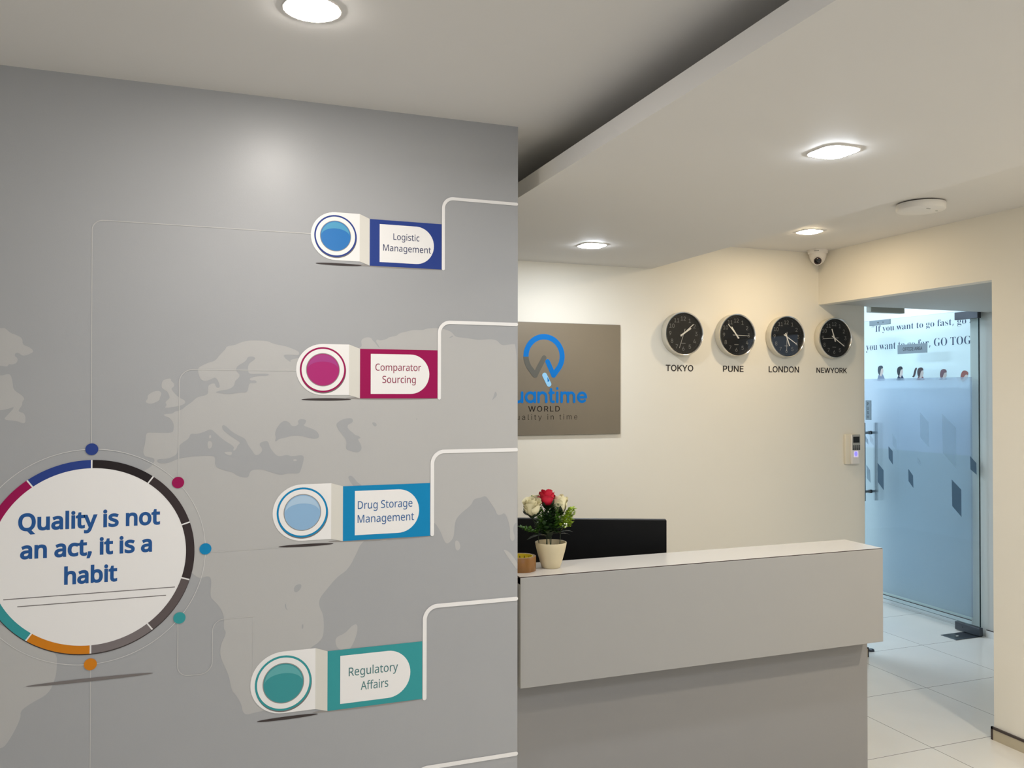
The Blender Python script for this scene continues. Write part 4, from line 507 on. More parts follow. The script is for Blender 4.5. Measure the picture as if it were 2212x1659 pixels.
# service banners
def banner(color, words, c, s, xp0, xp1, zt, zb, w0, w1, wt, wb, bar_top, bar_bot, xbar, lines, fold_t, fold_b, capR):
    t = empty('service_banner', parent=mural)
    note(t, color + ' banner reading ' + words)
    X = lambda k: c[0] + k * s
    Z = lambda k: c[1] + k * s
    n = 24
    # pale capsule plate with a folded side
    zc_ = (fold_t + fold_b) / 2; hr = (fold_t - fold_b) / 2
    pts = [(capR, fold_t)] + arc(c[0] - 0.004 * s, zc_, hr, 90, 270, n) + [(capR, fold_b)]
    pts = [(x if i in (0, len(pts) - 1) else c[0] + (x - c[0]) * (1.152 * s / hr) if x < c[0] else x, z) for i, (x, z) in enumerate(pts)]
    bm = B(); face2d(bm, PM, pts, 0.0012, 0); face2d(bm, PM, [(capR, fold_t), (capR, fold_b), (xp0, zb), (xp0, zt)], 0.0012, 1)
    obj('plate', bm, ['print_white', 'print_fold'], t)
    bm = B(); disc2d(bm, PM, ((c[0] - 1.03 * s + capR) / 2 + 0.1 * s, fold_b - 0.19 * s), (capR - c[0] + 1.02 * s) / 2, 0.0010, ry=0.055 * s, n=48)
    obj('printed_shadow', bm, 'print_shadow', t)
    bm = B(); disc2d(bm, PM, ((xp0 + xp1) / 2 - 0.02, zb + 0.01 * s), (xp1 - xp0) / 2 + 0.022, 0.0006, ry=0.075 * s, n=48)
    obj('printed_shadow', bm, 'print_ring_shadow', t)
    # button
    bm = B()
    disc2d(bm, PM, (c[0] + 0.015 * s, c[1] - 0.05 * s), 1.0 * s, 0.0014, 3); disc2d(bm, PM, c, 1.0 * s, 0.0016, 0); disc2d(bm, PM, c, 0.925 * s, 0.0018, 1)
    obj('button_rim', bm, ['print_' + color, 'print_white', 'print_white', 'print_soft_shadow'], t)
    bm = B(); disc2d(bm, PM, c, 0.735 * s, 0.0020, 2); disc2d(bm, PM, c, 0.705 * s, 0.0022, 0)
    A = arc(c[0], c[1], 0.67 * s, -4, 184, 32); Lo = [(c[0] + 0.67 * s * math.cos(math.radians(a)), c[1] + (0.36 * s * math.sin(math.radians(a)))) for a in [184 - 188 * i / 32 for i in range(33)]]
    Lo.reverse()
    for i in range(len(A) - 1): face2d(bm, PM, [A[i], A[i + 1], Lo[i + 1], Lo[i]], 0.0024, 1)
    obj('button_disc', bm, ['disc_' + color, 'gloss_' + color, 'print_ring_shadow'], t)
    # colour panel and white tab
    bm = B(); face2d(bm, PM, [(xp0, zt), (xp1, zt), (xp1, zb), (xp0, zb)], 0.0013); obj('colour_panel', bm, 'print_' + color, t)
    hr2 = (wt - wb) / 2; xs = w1 - hr2 * 0.98
    bm = B(); face2d(bm, PM, [(w0, wb)] + [(xs + hr2 * 0.98 * math.cos(math.radians(a)), (wt + wb) / 2 + hr2 * math.sin(math.radians(a))) for a in [-90 + 180 * i / n for i in range(n + 1)]] + [(w0, wt)], 0.0016)
    obj('white_tab', bm, 'print_white', t)
    for (wd, x0, z0, w, cp) in lines:
        text('banner_lettering', wd, 'sans', PM, x0, z0, 0.0019, width=w, cap=cp, mats='ink_' + color, parent=t, weight=0.003)
    bracket(t, xbar, bar_bot, bar_top, 0.0105 * s / 0.0661, 0.034 * s / 0.0661)
    return t
def bracket(parent, xbar, z0, z1, w, r):
    bm = B()
    pts = [(xbar, z0)] + arc(xbar + r, z1 - r, r, 180, 90, 12) + [(0.929, z1)]
    ribbon2d(bm, PM, pts, w, 0.0016)
    face2d(bm, PM, arc(pts[0][0], pts[0][1], w / 2, 180, 360, 12), 0.0016); face2d(bm, PM, arc(pts[-1][0], pts[-1][1], w / 2, -90, 90, 12), 0.0016)
    return obj('bracket_line', bm, 'print_white', parent)
banner('blue', 'Logistic Management', (0.3600, 2.0826), 0.0617, 0.4608, 0.6825, 2.1405, 2.0009, 0.4905, 0.6582, 2.1275, 2.0134, 2.222, 2.0035, 0.6884,
       [('Logistic', 0.5322, 2.0830, 0.0802, 0.0190), ('Management', 0.5009, 2.0482, 0.1479, 0.0190)], 2.1530, 2.0114, 0.4310)
banner('magenta', 'Comparator Sourcing', (0.3250, 1.6885), 0.0661, 0.4330, 0.6706, 1.7519, 1.6046, 0.4650, 0.6446, 1.7375, 1.6180, 1.839, 1.6060, 0.6763,
       [('Comparator', 0.4788, 1.6877, 0.1400, 0.0207), ('Sourcing', 0.5000, 1.6511, 0.1022, 0.0207)], 1.7640, 1.6143, 0.4008)
banner('cyan', 'Drug Storage Management', (0.2681, 1.2748), 0.0722, 0.3842, 0.6478, 1.3461, 1.1850, 0.4190, 0.6136, 1.3308, 1.2000, 1.4415, 1.1896, 0.6550,
       [('Drug Storage', 0.4277, 1.2771, 0.1652, 0.0228), ('Management', 0.4273, 1.2361, 0.1706, 0.0228)], 1.3562, 1.1930, 0.3501)
banner('teal', 'Regulatory Affairs', (0.2168, 0.7890), 0.0786, 0.3412, 0.6246, 0.8668, 0.6928, 0.3780, 0.5878, 0.8490, 0.7086, 0.9703, 0.6939, 0.6320,
       [('Regulatory', 0.4029, 0.7871, 0.1470, 0.0244), ('Affairs', 0.4381, 0.7425, 0.0823, 0.0244)], 0.8794, 0.7030, 0.3066)
note(bracket(mural, 0.600, 0.20, 0.482, 0.0130, 0.042), 'white bracket line at the foot of the mural')

# ------------------------------------------------------------------ reception counter
ctr = tag(empty('reception_counter', (1.695, 2.6, 0)), 'grey reception counter with overhanging front panel and white top', 'counter')
def cpart(name, bm, mats): 
    for v in bm.verts: v.co -= Vector((1.695, 2.6, 0))
    return obj(name, bm, mats, ctr)
bm = B(); box(bm, 0.954, 2.437, 2.503, 2.702, 1.006, 1.030, 0); bm.faces.ensure_lookup_table()
for f in bm.faces:
    if abs(f.normal.z) < 0.5: f.material_index = 1
note(cpart('counter_top', bm, ['laminate_top', 'laminate_edge']), 'white laminate counter top with a dark edge line')
bm = B(); box(bm, 0.954, 2.437, 2.500, 2.525, 0.674, 1.0272, bev=0.0008, seg=1); cpart('front_panel', bm, 'laminate_front')
bm = B(); box(bm, 0.956, 2.435, 2.525, 2.700, 0.674, 0.692); box(bm, 0.956, 2.435, 2.676, 2.700, 0.692, 1.006); box(bm, 0.956, 0.974, 2.525, 2.676, 0.692, 1.006); box(bm, 2.417, 2.435, 2.525, 2.676, 0.692, 1.006)
cpart('box_frame', bm, 'laminate_base')
bm = B(); box(bm, 0.956, 2.444, 2.590, 2.615, 0, 0.674); cpart('plinth_panel', bm, 'laminate_base')
dsk = tag(empty('work_desk', (1.68, 3.06, 0)), 'pale work desk hidden behind the reception counter under the monitor', 'desk')
bm = B(); box(bm, -0.72, 0.72, -0.35, 0.30, 0.715, 0.740); obj('worktop', bm, 'desk_inner', dsk)
for x in (-0.70, 0.68):
    bm = B(); box(bm, x, x + 0.02, -0.34, 0.28, 0, 0.715); obj('side_support', bm, 'desk_inner', dsk)

# monitor on the worktop
ma = math.atan2(-0.2318, 0.5359)
mon = tag(empty('computer_monitor', (1.409, 2.975, 0.740), ma), 'black flat computer monitor seen from behind over the counter', 'monitor')
bm = B(); box(bm, -0.315, 0.315, -0.006, 0.006, 0.045, 0.386, bev=0.003); obj('screen_housing', bm, 'black_plastic', mon)
bm = B(); box(bm, -0.3145, 0.3145, 0.006, 0.020, 0.046, 0.3875, bev=0.003); note(obj('bezel', bm, 'bezel_grey', mon), 'thin grey bezel edge')
bm = B(); box(bm, -0.30, 0.30, 0.0201, 0.0206, 0.065, 0.370); obj('screen', bm, 'lens_black', mon)
bm = B(); box(bm, -0.03, 0.03, -0.030, -0.006, 0.01, 0.16, bev=0.004); obj('stand', bm, 'black_plastic', mon)
bm = B(); box(bm, -0.12, 0.12, -0.11, 0.09, 0.0, 0.012, bev=0.004); obj('foot', bm, 'black_plastic', mon)

# ------------------------------------------------------------------ potted roses
def petal(bm, R, H, th, spread, flare, mi=0, base=0.0, c=(0, 0, 0), tilt=0.0, tipcurl=0.0, N=7):
    g = []
    for j in range(N):
        v = j / (N - 1); row = []
        wid = spread * (0.35 + 0.65 * math.sin(min(1, v * 1.15) * PI / 2)) * (1 if v < .85 else 1 - (v - .85) * 1.6)
        rad = R * (0.30 + 0.70 * math.sin(min(1, v * 1.6) * PI / 2)) + flare * max(0, v - .55) ** 2 * 4
        for i in range(N):
            u = (i / (N - 1)) * 2 - 1
            a = th + u * wid
            z = base + H * v - H * 0.16 * u * u * v - tipcurl * max(0, v - .75) * 2
            rr = rad * (1 + 0.04 * math.sin(7 * u + th * 3) * v)
            row.append(bm.verts.new((c[0] + rr * math.cos(a), c[1] + rr * math.sin(a), c[2] + z)))
        g.append(row)
    for j in range(N - 1):
        for i in range(N - 1):
            f = bm.faces.new((g[j][i], g[j][i + 1], g[j + 1][i + 1], g[j + 1][i])); f.material_index = mi
def sepal(bm, R, H, th, mi, out=0.0):
    n = 6; L, Rr = [], []
    for j in range(n):
        v = j / (n - 1); w = 0.42 * (1 - v) ** 0.8 + 0.02
        r = R * (0.35 + 0.75 * math.sin(min(1, v * 1.5) * PI / 2)) + out * v * v; z = -0.004 + H * v
        L.append(bm.verts.new((r * math.cos(th - w), r * math.sin(th - w), z))); Rr.append(bm.verts.new((r * math.cos(th + w), r * math.sin(th + w), z)))
    for j in range(n - 1):
        f = bm.faces.new((L[j], Rr[j], Rr[j + 1], L[j + 1])); f.material_index = mi
plant = tag(empty('potted_roses', (1.106, 2.610, 1.030)), 'cream pot of artificial roses and greenery on the counter', 'potted plant')
bm = B(); lathe(bm, [(0, 0.0), (0.029, 0.0), (0.0315, 0.002), (0.038, 0.022), (0.0455, 0.048), (0.051, 0.070), (0.0535, 0.084), (0.0530, 0.0862), (0.0505, 0.0862), (0.0490, 0.080), (0.047, 0.068), (0, 0.068)], 56)
obj('pot', bm, 'pot_cream', plant, smooth=50)
bm = B()
for k in range(70):
    a = random.uniform(0, 2 * PI); r = 0.043 * math.sqrt(random.random()); s = random.uniform(0.003, 0.0055)
    q = bmesh.ops.create_icosphere(bm, subdivisions=1, radius=s)
    for v in q['verts']: v.co = Vector((v.co.x + r * math.cos(a), v.co.y + r * math.sin(a), v.co.z * .7 + 0.069))
gr = obj('gravel', bm, 'gravel', plant, smooth='all'); gr['kind'] = 'stuff'
def rose(name, col_, loc, tilt, scale, lab, seed, loose=0.0):
    rnd = random.Random(seed)
    bm = B()
    R, H = 0.0235 * scale, 0.050 * scale
    petal(bm, R * .35, H * .98, 0.3, 1.7, 0.000, N=7); petal(bm, R * .38, H * .97, 2.6, 1.6, 0.0005); petal(bm, R * .45, H * 1.0, 4.4, 1.5, 0.001)
    for k in range(4): petal(bm, R * .70, H * (1.0 + rnd.uniform(-.03, .03)), k * PI / 2 + rnd.uniform(-.2, .2), 1.15, 0.003 * scale, tipcurl=0.002)
    for k in range(5): petal(bm, R * .96, H * (0.93 + rnd.uniform(-.06, .03)), k * 2 * PI / 5 + .4 + rnd.uniform(-.15, .15), 0.95, (0.005 + loose) * scale * rnd.uniform(.4, 1.2), tipcurl=0.006 * scale)
    for k in range(3): petal(bm, R * 1.06, H * (0.70 + rnd.uniform(-.05, .05)), k * 2 * PI / 3 - .3, 0.8, 0.007 * scale * rnd.uniform(.4, 1.2), tipcurl=0.005 * scale)
    o = note(obj(name, bm, col_, plant, smooth='all'), lab); o.location = loc; o.rotation_euler = tilt
    o.scale = (0.96, 0.96, 1.10)
    bm = B()
    for k in range(5): sepal(bm, R * 1.0, H * (.50 if k % 2 else .36), k * 2 * PI / 5 + .9, 0, out=0.004 + loose * .8)
    lathe(bm, [(0, -0.010), (0.005, -0.009), (0.009 * scale, -0.004), (0.013 * scale, 0.002)], 12)
    obj('sepals', bm, 'sepal', o, smooth='all')
    return o
rose('rose', 'rose_red', (-0.016, -0.004, 0.207), (-0.06, 0.05, 0.5), 1.08, 'tall red rose bloom', 3)
rose('rose', 'rose_white', (-0.071, -0.006, 0.180), (-0.05, -0.22, 1.2), 1.12, 'cream rose bloom with dark sepals below', 5, 0.006)
rose('rose', 'rose_white', (0.035, -0.002, 0.184), (-0.05, 0.14, 2.2), 1.10, 'white rose bloom beside the red one', 9, 0.004)
rose('rose', 'rose_white', (-0.040, 0.030, 0.200), (-0.1, -0.1, 0.2), 0.8, 'small pale rose bloom behind the red one', 11)
for p in ([(-0.040, 0.006, 0.07), (-0.046, 0.004, 0.12), (-0.066, 0.0, 0.17)], [(-0.018, -0.012, 0.07), (-0.020, -0.012, 0.12), (-0.016, -0.006, 0.198)],
          [(-0.012, 0.01, 0.07), (-0.012, 0.008, 0.13), (-0.04, 0.03, 0.19)], [(0.0, 0.0, 0.07), (0.002, 0.0, 0.14), (0.012, 0.0, 0.16)], [(0.030, -0.006, 0.07), (0.032, -0.006, 0.12), (0.034, -0.004, 0.172)],
          [(-0.008, -0.015, 0.07), (-0.010, -0.013, 0.11), (-0.018, -0.01, 0.14)]):
    bm = B(); tube(bm, p, 0.0014, 8); obj('stem', bm, 'stem_green', plant, smooth='all')
def leaflet(bm, p, d, L, W, up_=Vector((0, 0, 1)), curl=0.15, mi=0):
    d = Vector(d).normalized(); s = d.cross(up_)
    s = s.normalized() if s.length > 1e-4 else Vector((1, 0, 0)); n = s.cross(d)
    prof = [(0, .12), (.25, .85), (.5, 1), (.75, .72), (1, .04)]
    rows = []
    for t, w in prof:
        c = Vector(p) + d * (L * t) - n * (curl * L * t * t)
        rows.append((bm.verts.new(c - s * (W * w / 2) + n * (W * .12 * w)), bm.verts.new(c), bm.verts.new(c + s * (W * w / 2) + n * (W * .12 * w))))
    for a, b in zip(rows, rows[1:]):
        for k in (0, 1):
            f = bm.faces.new((a[k], a[k + 1], b[k + 1], b[k])); f.material_index = mi
def sprig(name, m_, base, tip, n, L, W, spread, lab=None, seed=1, size_end=0.5):
    rnd = random.Random(seed); bm = B(); base, tip = Vector(base), Vector(tip); ax = (tip - base)
    tube(bm, [base, base.lerp(tip, .5) + Vector((0, -.002, 0)), tip], 0.0008, 6)
    for k in range(n):
        t = 0.12 + 0.88 * k / n; p = base.lerp(tip, t)
        a = k * 2.4 + rnd.uniform(-.4, .4); side = Vector((math.cos(a), math.sin(a), 0))
        L_, W_ = L * 1.45, W * 1.9
        q = p + side * spread * (1 - .55 * t) * rnd.uniform(.35, 1)
        dd = (side * .9 + ax.normalized() * rnd.uniform(.4, 1.1) + Vector((rnd.uniform(-.3, .3), rnd.uniform(-.3, .3), rnd.uniform(-.2, .3))))
        k_ = 1 - (1 - size_end) * t
        leaflet(bm, q, dd, L_ * k_ * rnd.uniform(.7, 1.2), W_ * k_ * rnd.uniform(.7, 1.2), curl=rnd.uniform(0, .4))
    o = obj(name, bm, m_, plant, smooth='all')
    if lab: note(o, lab)
    return o
sprig('fern_sprig', 'leaf_dark', (-0.022, -0.012, 0.105), (-0.012, -0.016, 0.212), 260, 0.014, 0.009, 0.034, 'dark green fern filling the middle', 1)
sprig('fern_sprig', 'leaf_dark', (0.000, 0.008, 0.10), (0.014, 0.004, 0.200), 200, 0.014, 0.009, 0.030, None, 2)
sprig('fern_sprig', 'leaf_mid', (-0.030, -0.004, 0.115), (-0.048, -0.012, 0.205), 130, 0.011, 0.008, 0.022, 'mid green fern below the cream rose', 3)
sprig('fern_sprig', 'leaf_mid', (0.010, -0.010, 0.12), (0.018, -0.016, 0.215), 110, 0.012, 0.008, 0.022, None, 4)
sprig('fern_sprig', 'leaf_bright', (0.036, -0.006, 0.125), (0.074, -0.012, 0.198), 190, 0.013, 0.009, 0.024, 'lime green fern', 5)
sprig('fern_sprig', 'leaf_mid', (-0.030, 0.012, 0.13), (-0.068, 0.010, 0.245), 30, 0.008, 0.0055, 0.007, 'thin sprig rising beside the red rose', 6)
sprig('fern_sprig', 'leaf_mid', (-0.045, -0.004, 0.118), (-0.112, -0.004, 0.146), 100, 0.012, 0.006, 0.014, None, 8)
for (p, d, L, W) in (((-0.028, -0.012, 0.112), (-1, -.1, .14), 0.062, 0.018), ((-0.02, -0.016, 0.108), (-.8, -.3, .42), 0.058, 0.017), ((0.030, -0.012, 0.128), (.75, -.2, .5), 0.040, 0.022),
                     ((0.032, -0.008, 0.118), (.9, -.2, .3), 0.040, 0.014), ((0.030, -0.008, 0.112), (-.5, -.2, .8), 0.032, 0.014), ((0.034, -0.006, 0.112), (1, 0, .12), 0.034, 0.012), ((-0.018, -0.018, 0.10), (-.1, -.2, 1), 0.055, 0.026)):
    bm = B(); leaflet(bm, p, d, L * 1.05, W * 1.5, curl=.3); obj('rose_leaf', bm, 'leaf_deep', plant, smooth='all')
bm = B()
for k in range(8):
    q = bmesh.ops.create_icosphere(bm, subdivisions=1, radius=0.0026)
    o3 = Vector((0.038 + random.uniform(-.005, .005), -0.034 + random.uniform(-.003, .003), 0.146 + random.uniform(-.006, .006)))
    for v in q['verts']: v.co += o3
note(obj('filler_blossom', bm, 'blossom_white', plant, smooth='all'), 'tiny white filler blossom')

# tape roll
tape = tag(empty('tape_roll', (0.996, 2.603, 1.030)), 'brown packing tape roll with yellow core lying on the counter', 'tape roll')
bm = B(); lathe(bm, [(0.0385, 0.0), (0.0485, 0.0), (0.0490, 0.001), (0.0490, 0.047), (0.0485, 0.048), (0.0385, 0.048)], 64); obj('tape_winding', bm, 'tape_brown', tape, smooth=40)
bm = B(); lathe(bm, [(0.0385, 0.048), (0.0365, 0.048), (0.0365, 0.0), (0.0385, 0.0)], 64)
for k in range(14):
    a = 2 * PI * k / 14
    for (da, z) in ((0, .036), (.10, .030), (.05, .022)):
        vs_ = [bm.verts.new((0.0363 * math.cos(a + da + x), 0.0363 * math.sin(a + da + x), z + y)) for x, y in ((-.05, 0), (0, -.006), (.05, 0), (.02, .006))]
        f = bm.faces.new(vs_); f.material_index = 1
note(obj('core', bm, ['tape_core', 'tape_mark'], tape, smooth=40), 'yellow cardboard core with dark marks')

# ------------------------------------------------------------------ wall clocks
PC = Plane((0, YC, 0), (1, 0, 0), (0, 0, 1), (0, -1, 0))
PL = Plane((0, 0, 0), (1, 0, 0), (0, 0, 1), (0, -1, 0))     # local: face of a thing hung on the clock wall
def make_clock():
    t = empty('wall_clock')
    bm = B(); lathe(bm, [(0, 0.0), (0.1195, 0.0), (0.1215, 0.003), (0.1215, 0.044)], 72, 'y'); obj('case', bm, 'clock_case', t, smooth=40)
    bm = B(); lathe(bm, [(0.1215, 0.040), (0.1225, 0.044), (0.1225, 0.050), (0.1205, 0.0535), (0.1165, 0.0525), (0.1140, 0.047), (0.1135, 0.036)], 72, 'y')
    note(obj('rim', bm, 'chrome', t, smooth=60), 'chrome rim')
    bm = B(); disc2d(bm, PL, (0, 0), 0.1145, 0.037, n=72); obj('dial', bm, 'clock_dial', t)
    bm = B()
    for h in range(1, 13):
        a = math.radians(90 - 30 * h); s = str(h)
        text('', s, 'inter', PL, 0.084 * math.cos(a), 0.084 * math.sin(a) - 0.0105, 0.0374, cap=0.0225, align='c', into=bm, weight=0.0, track=-30 if len(s) > 1 else 0)
    for k in range(60):
        a = 2 * PI * k / 60
        disc2d(bm, PL, (0.106 * math.cos(a), 0.106 * math.sin(a)), 0.0011, 0.0374, n=6)
    box(bm, -0.014, 0.014, -0.0374, -0.0373, -0.056, -0.052)
    obj('numerals', bm, 'numeral_grey', t)
    for nm, L, W, tail, d in (('hour_hand', 0.058, 0.0085, 0.022, 0.0395), ('minute_hand', 0.084, 0.0058, 0.024, 0.0408), ('second_hand', 0.086, 0.0020, 0.028, 0.0420)):
        bm = B(); face2d(bm, PL, [(-W / 2, -tail), (W / 2, -tail), (W * .38, L), (-W * .38, L)], d)
        disc2d(bm, PL, (0, 0), 0.0045, d + 0.0002, n=20)
        obj(nm, bm, 'hand_silver', t)
    bm = B(); disc2d(bm, PL, (0, 0), 0.1150, 0.0475, n=72); obj('glass_cover', bm, 'clock_glass', t)
    return t
def copy_tree(o, parent=None):
    c = o.copy(); col.objects.link(c)
    if parent is not None: c.parent = parent
    for ch in list(o.children): copy_tree(ch, c)
    return c
clock0 = make_clock()
CL = [('Tokyo', 2.513, (58, 50, 199)), ('Pune', 2.865, (325, 317, 91)), ('London', 3.214, (159, 121, 181)), ('New York', 3.564, (341, 123, 266))]
for i, (city, x, ang) in enumerate(CL):
    c = clock0 if i == 0 else copy_tree(clock0)
    c.location = (x, YC, 1.9555)
    tag(c, 'round black-faced clock in chrome rim hung above the lettering ' + ('NEWYORK' if city == 'New York' else city.upper()), 'clock', 'world time clocks on the cream wall')
    for ch in c.children:
        for k, nm in enumerate(('hour_hand', 'minute_hand', 'second_hand')):
            if ch.name.startswith(nm): ch.rotation_euler = (0, math.radians(ang[k]), 0)
for word, x0, w, cp in (('TOKYO', 2.4221, 0.1779, 0.0340), ('PUNE', 2.7990, 0.1396, 0.0340), ('LONDON', 3.1157, 0.2168, 0.0345), ('NEWYORK', 3.4620, 0.2293, 0.0303)):
    tag(text('wall_lettering', word, 'inter', PC, x0, 1.7470, 0.0008, width=w, cap=cp, mats='vinyl_black', weight=0.006, thick=0.0012),
        'black letters ' + word + ' on the cream wall beneath a clock', 'lettering', 'city names under the clocks')

# ------------------------------------------------------------------ company sign plate
sign = tag(empty('sign_plate', (1.682, YC, 1.697)), 'brushed steel sign plate with blue ring logo on the cream wall', 'sign')
PS = Plane((-1.682, -0.014, -1.697), (1, 0, 0), (0, 0, 1), (0, -1, 0))
bm = B(); box(bm, -0.452, 0.4495, -0.014, -0.006, 1.400 - 1.697, 1.9945 - 1.697, bev=0.001, seg=1); obj('plate', bm, 'steel_plate', sign)
for sx in (-1, 1):
    for sz in (-1, 1):
        bm = B(); lathe(bm, [(0.008, -0.0), (0.008, 0.008)], 16, 'y', (sx * 0.40, 0, sz * 0.25)); obj('standoff', bm, 'plate_edge', sign, smooth=40)
lc = (1.6805, 1.8160); RO, RI = 0.1175, 0.0885; RM, WL = (0.1175 + 0.0885) / 2, 0.029
bm = B()
# blue: ring from the grey joint over the top and down to the foot of the W
ring2d(bm, PS, lc, RI, RO, 0.0006, 0, a0=-38, a1=182, n=80)
a = math.radians(-38)
p0 = (lc[0] + RM * math.cos(a), lc[1] + RM * math.sin(a))
stroke2d(bm, PS, [p0, (1.7340, 1.7170)], WL, 0.0006, 0); stroke2d(bm, PS, [(1.7340, 1.7170), (1.7000, 1.7880)], WL * .92, 0.0006, 0)
obj('logo_mark', bm, 'logo_blue', sign)
bm = B()
ring2d(bm, PS, lc, RI, RO, 0.0010, 0, a0=182, a1=222, n=24)
a = math.radians(222); p1 = (lc[0] + RM * math.cos(a), lc[1] + RM * math.sin(a))
stroke2d(bm, PS, [p1, (1.6290, 1.7160)], WL, 0.0010, 0); stroke2d(bm, PS, [(1.6290, 1.7160), (1.6800, 1.8080)], WL * .92, 0.0010, 0)
obj('logo_mark', bm, 'logo_grey', sign)
bm = B(); stroke2d(bm, PS, [(1.6825, 1.7160), (1.7075, 1.6950)][0:1] + [(1.7075, 1.6690)], 0.027, 0.0010, 0); face2d(bm, PS, [(1.6975, 1.7080), (1.7110, 1.6860), (1.7000, 1.6800)], 0.0013, 1)
obj('logo_mark', bm, ['logo_light', 'logo_blue'], sign)
# rounded wordmark drawn as strokes
def wordmark():
    bm = B(); w = 0.0145; yb, h = 1.5685 + w / 2, 0.0625 - w
    r = h / 2
    def st(p): stroke2d(bm, PS, p, w, 0.0008, 0, n=8)
    def ell(cx, cy, rx, ry, a0, a1): return [(cx + rx * math.cos(math.radians(a0 + (a1 - a0) * i / 20)), cy + ry * math.sin(math.radians(a0 + (a1 - a0) * i / 20))) for i in range(21)]
    def bowl_stem(x0, x1, up_=True, desc=False):
        cx, rx = (x0 + x1) / 2, (x1 - x0) / 2
        st(ell(cx, yb + r, rx, r, 0, 360)); st([(x1, yb + h), (x1, yb - (0.02 if desc else 0))])
    def arch(x0, x1): 
        rx = (x1 - x0) / 2; st([(x0, yb), (x0, yb + h)]); st(ell((x0 + x1) / 2, yb + h - rx, rx, rx, 180, 0) + [(x1, yb)])
    hw = w / 2
    bowl_stem(1.430 + hw, 1.493 - hw, desc=True)                                   # q
    x0, x1 = 1.503 + hw, 1.563 - hw; rx = (x1 - x0) / 2; st([(x0, yb + h)] + ell((x0 + x1) / 2, yb + rx, rx, rx, 180, 360) + [(x1, yb + h)]); st([(x1, yb + h), (x1, yb)])
    bowl_stem(1.5707 + hw, 1.6345 - hw)                                            # a
    arch(1.6414 + hw, 1.6995 - hw)                                                 # n
    st([(1.7195, yb + h + 0.018), (1.7195, yb + 0.012)] + [(1.7215, yb + .003), (1.728, yb)] + [(1.734, yb)]); st([(1.7120, yb + h), (1.7340, yb + h)])   # t
    st([(1.7555, yb + h), (1.7555, yb)]); disc2d(bm, PS, (1.7555, yb + h + 0.0225), w * .52, 0.0008, 0, n=20)   # i
    arch(1.7732 + hw, 1.7732 + hw + 0.037); arch(1.7732 + hw + 0.037, 1.8610 - hw)   # m
    cx = (1.8697 + 1.9305) / 2; st([(cx - (0.0304 - hw), yb + r), (cx + 0.0304 - hw, yb + r)]); st(ell(cx, yb + r, 0.0304 - hw, r, 0, 315))   # e
    return obj('wordmark', bm, 'logo_blue', sign)
wordmark()
text('sign_lettering', 'WORLD', 'inter', PS, 1.5904, 1.5248, 0.0008, width=0.1795, cap=0.0283, mats='logo_black', parent=sign, track=90, weight=0.004)
text('sign_lettering', 'quality in time', 'inter', PS, 1.490, 1.4815, 0.0008, width=0.3824, cap=0.0290, mats='logo_faint', parent=sign, track=150, weight=-0.006)

# ------------------------------------------------------------------ access reader
rd = tag(empty('access_reader', (3.7125, YC, 1.281)), 'cream fingerprint access reader with keypad on wall beside the glass door', 'access reader')
bm = B(); box(bm, -0.0485, 0.0485, -0.020, 0, -0.0915, 0.0915, bev=0.006, seg=3); obj('housing', bm, 'cream_plastic', rd, smooth=40)
bm = B(); box(bm, -0.016, 0.0475, -0.036, -0.018, -0.0900, 0.0905, bev=0.007, seg=3); obj('front_cover', bm, 'white_plastic', rd, smooth=40)
bm = B(); box(bm, -0.0125, 0.0470, -0.0385, -0.030, -0.0050, 0.0905, bev=0.003); kp = obj('keypad', bm, 'key_grey', rd, smooth=40)
bm = B(); box(bm, -0.0085, 0.0400, -0.0392, -0.036, 0.0410, 0.0780, bev=0.001); obj('display', bm, 'screen_dark', kp)
for r in range(4):
    for q in range(4):
        bm = B(); box(bm, -0.0105 + q * 0.0142, -0.0105 + q * 0.0142 + 0.0110, -0.0400, -0.0375, -0.0030 + r * 0.0073, -0.0030 + r * 0.0073 + 0.0054, bev=0.0008, seg=1)
        obj('key', bm, 'key_dark', kp)
bm = B(); box(bm, -0.0020, 0.0320, -0.0372, -0.034, -0.0480, -0.0090, bev=0.003); sens = note(obj('finger_sensor', bm, 'finger_white', rd), 'glowing fingerprint window')
bm = B(); disc2d(bm, Plane((0, 0, 0), (1, 0, 0), (0, 0, 1), (0, -1, 0)), (0.013, -0.0270), 0.0115, 0.0376, n=24, ry=0.0145); note(obj('sensor_glow', bm, 'finger_glow', sens), 'blue light of the sensor')

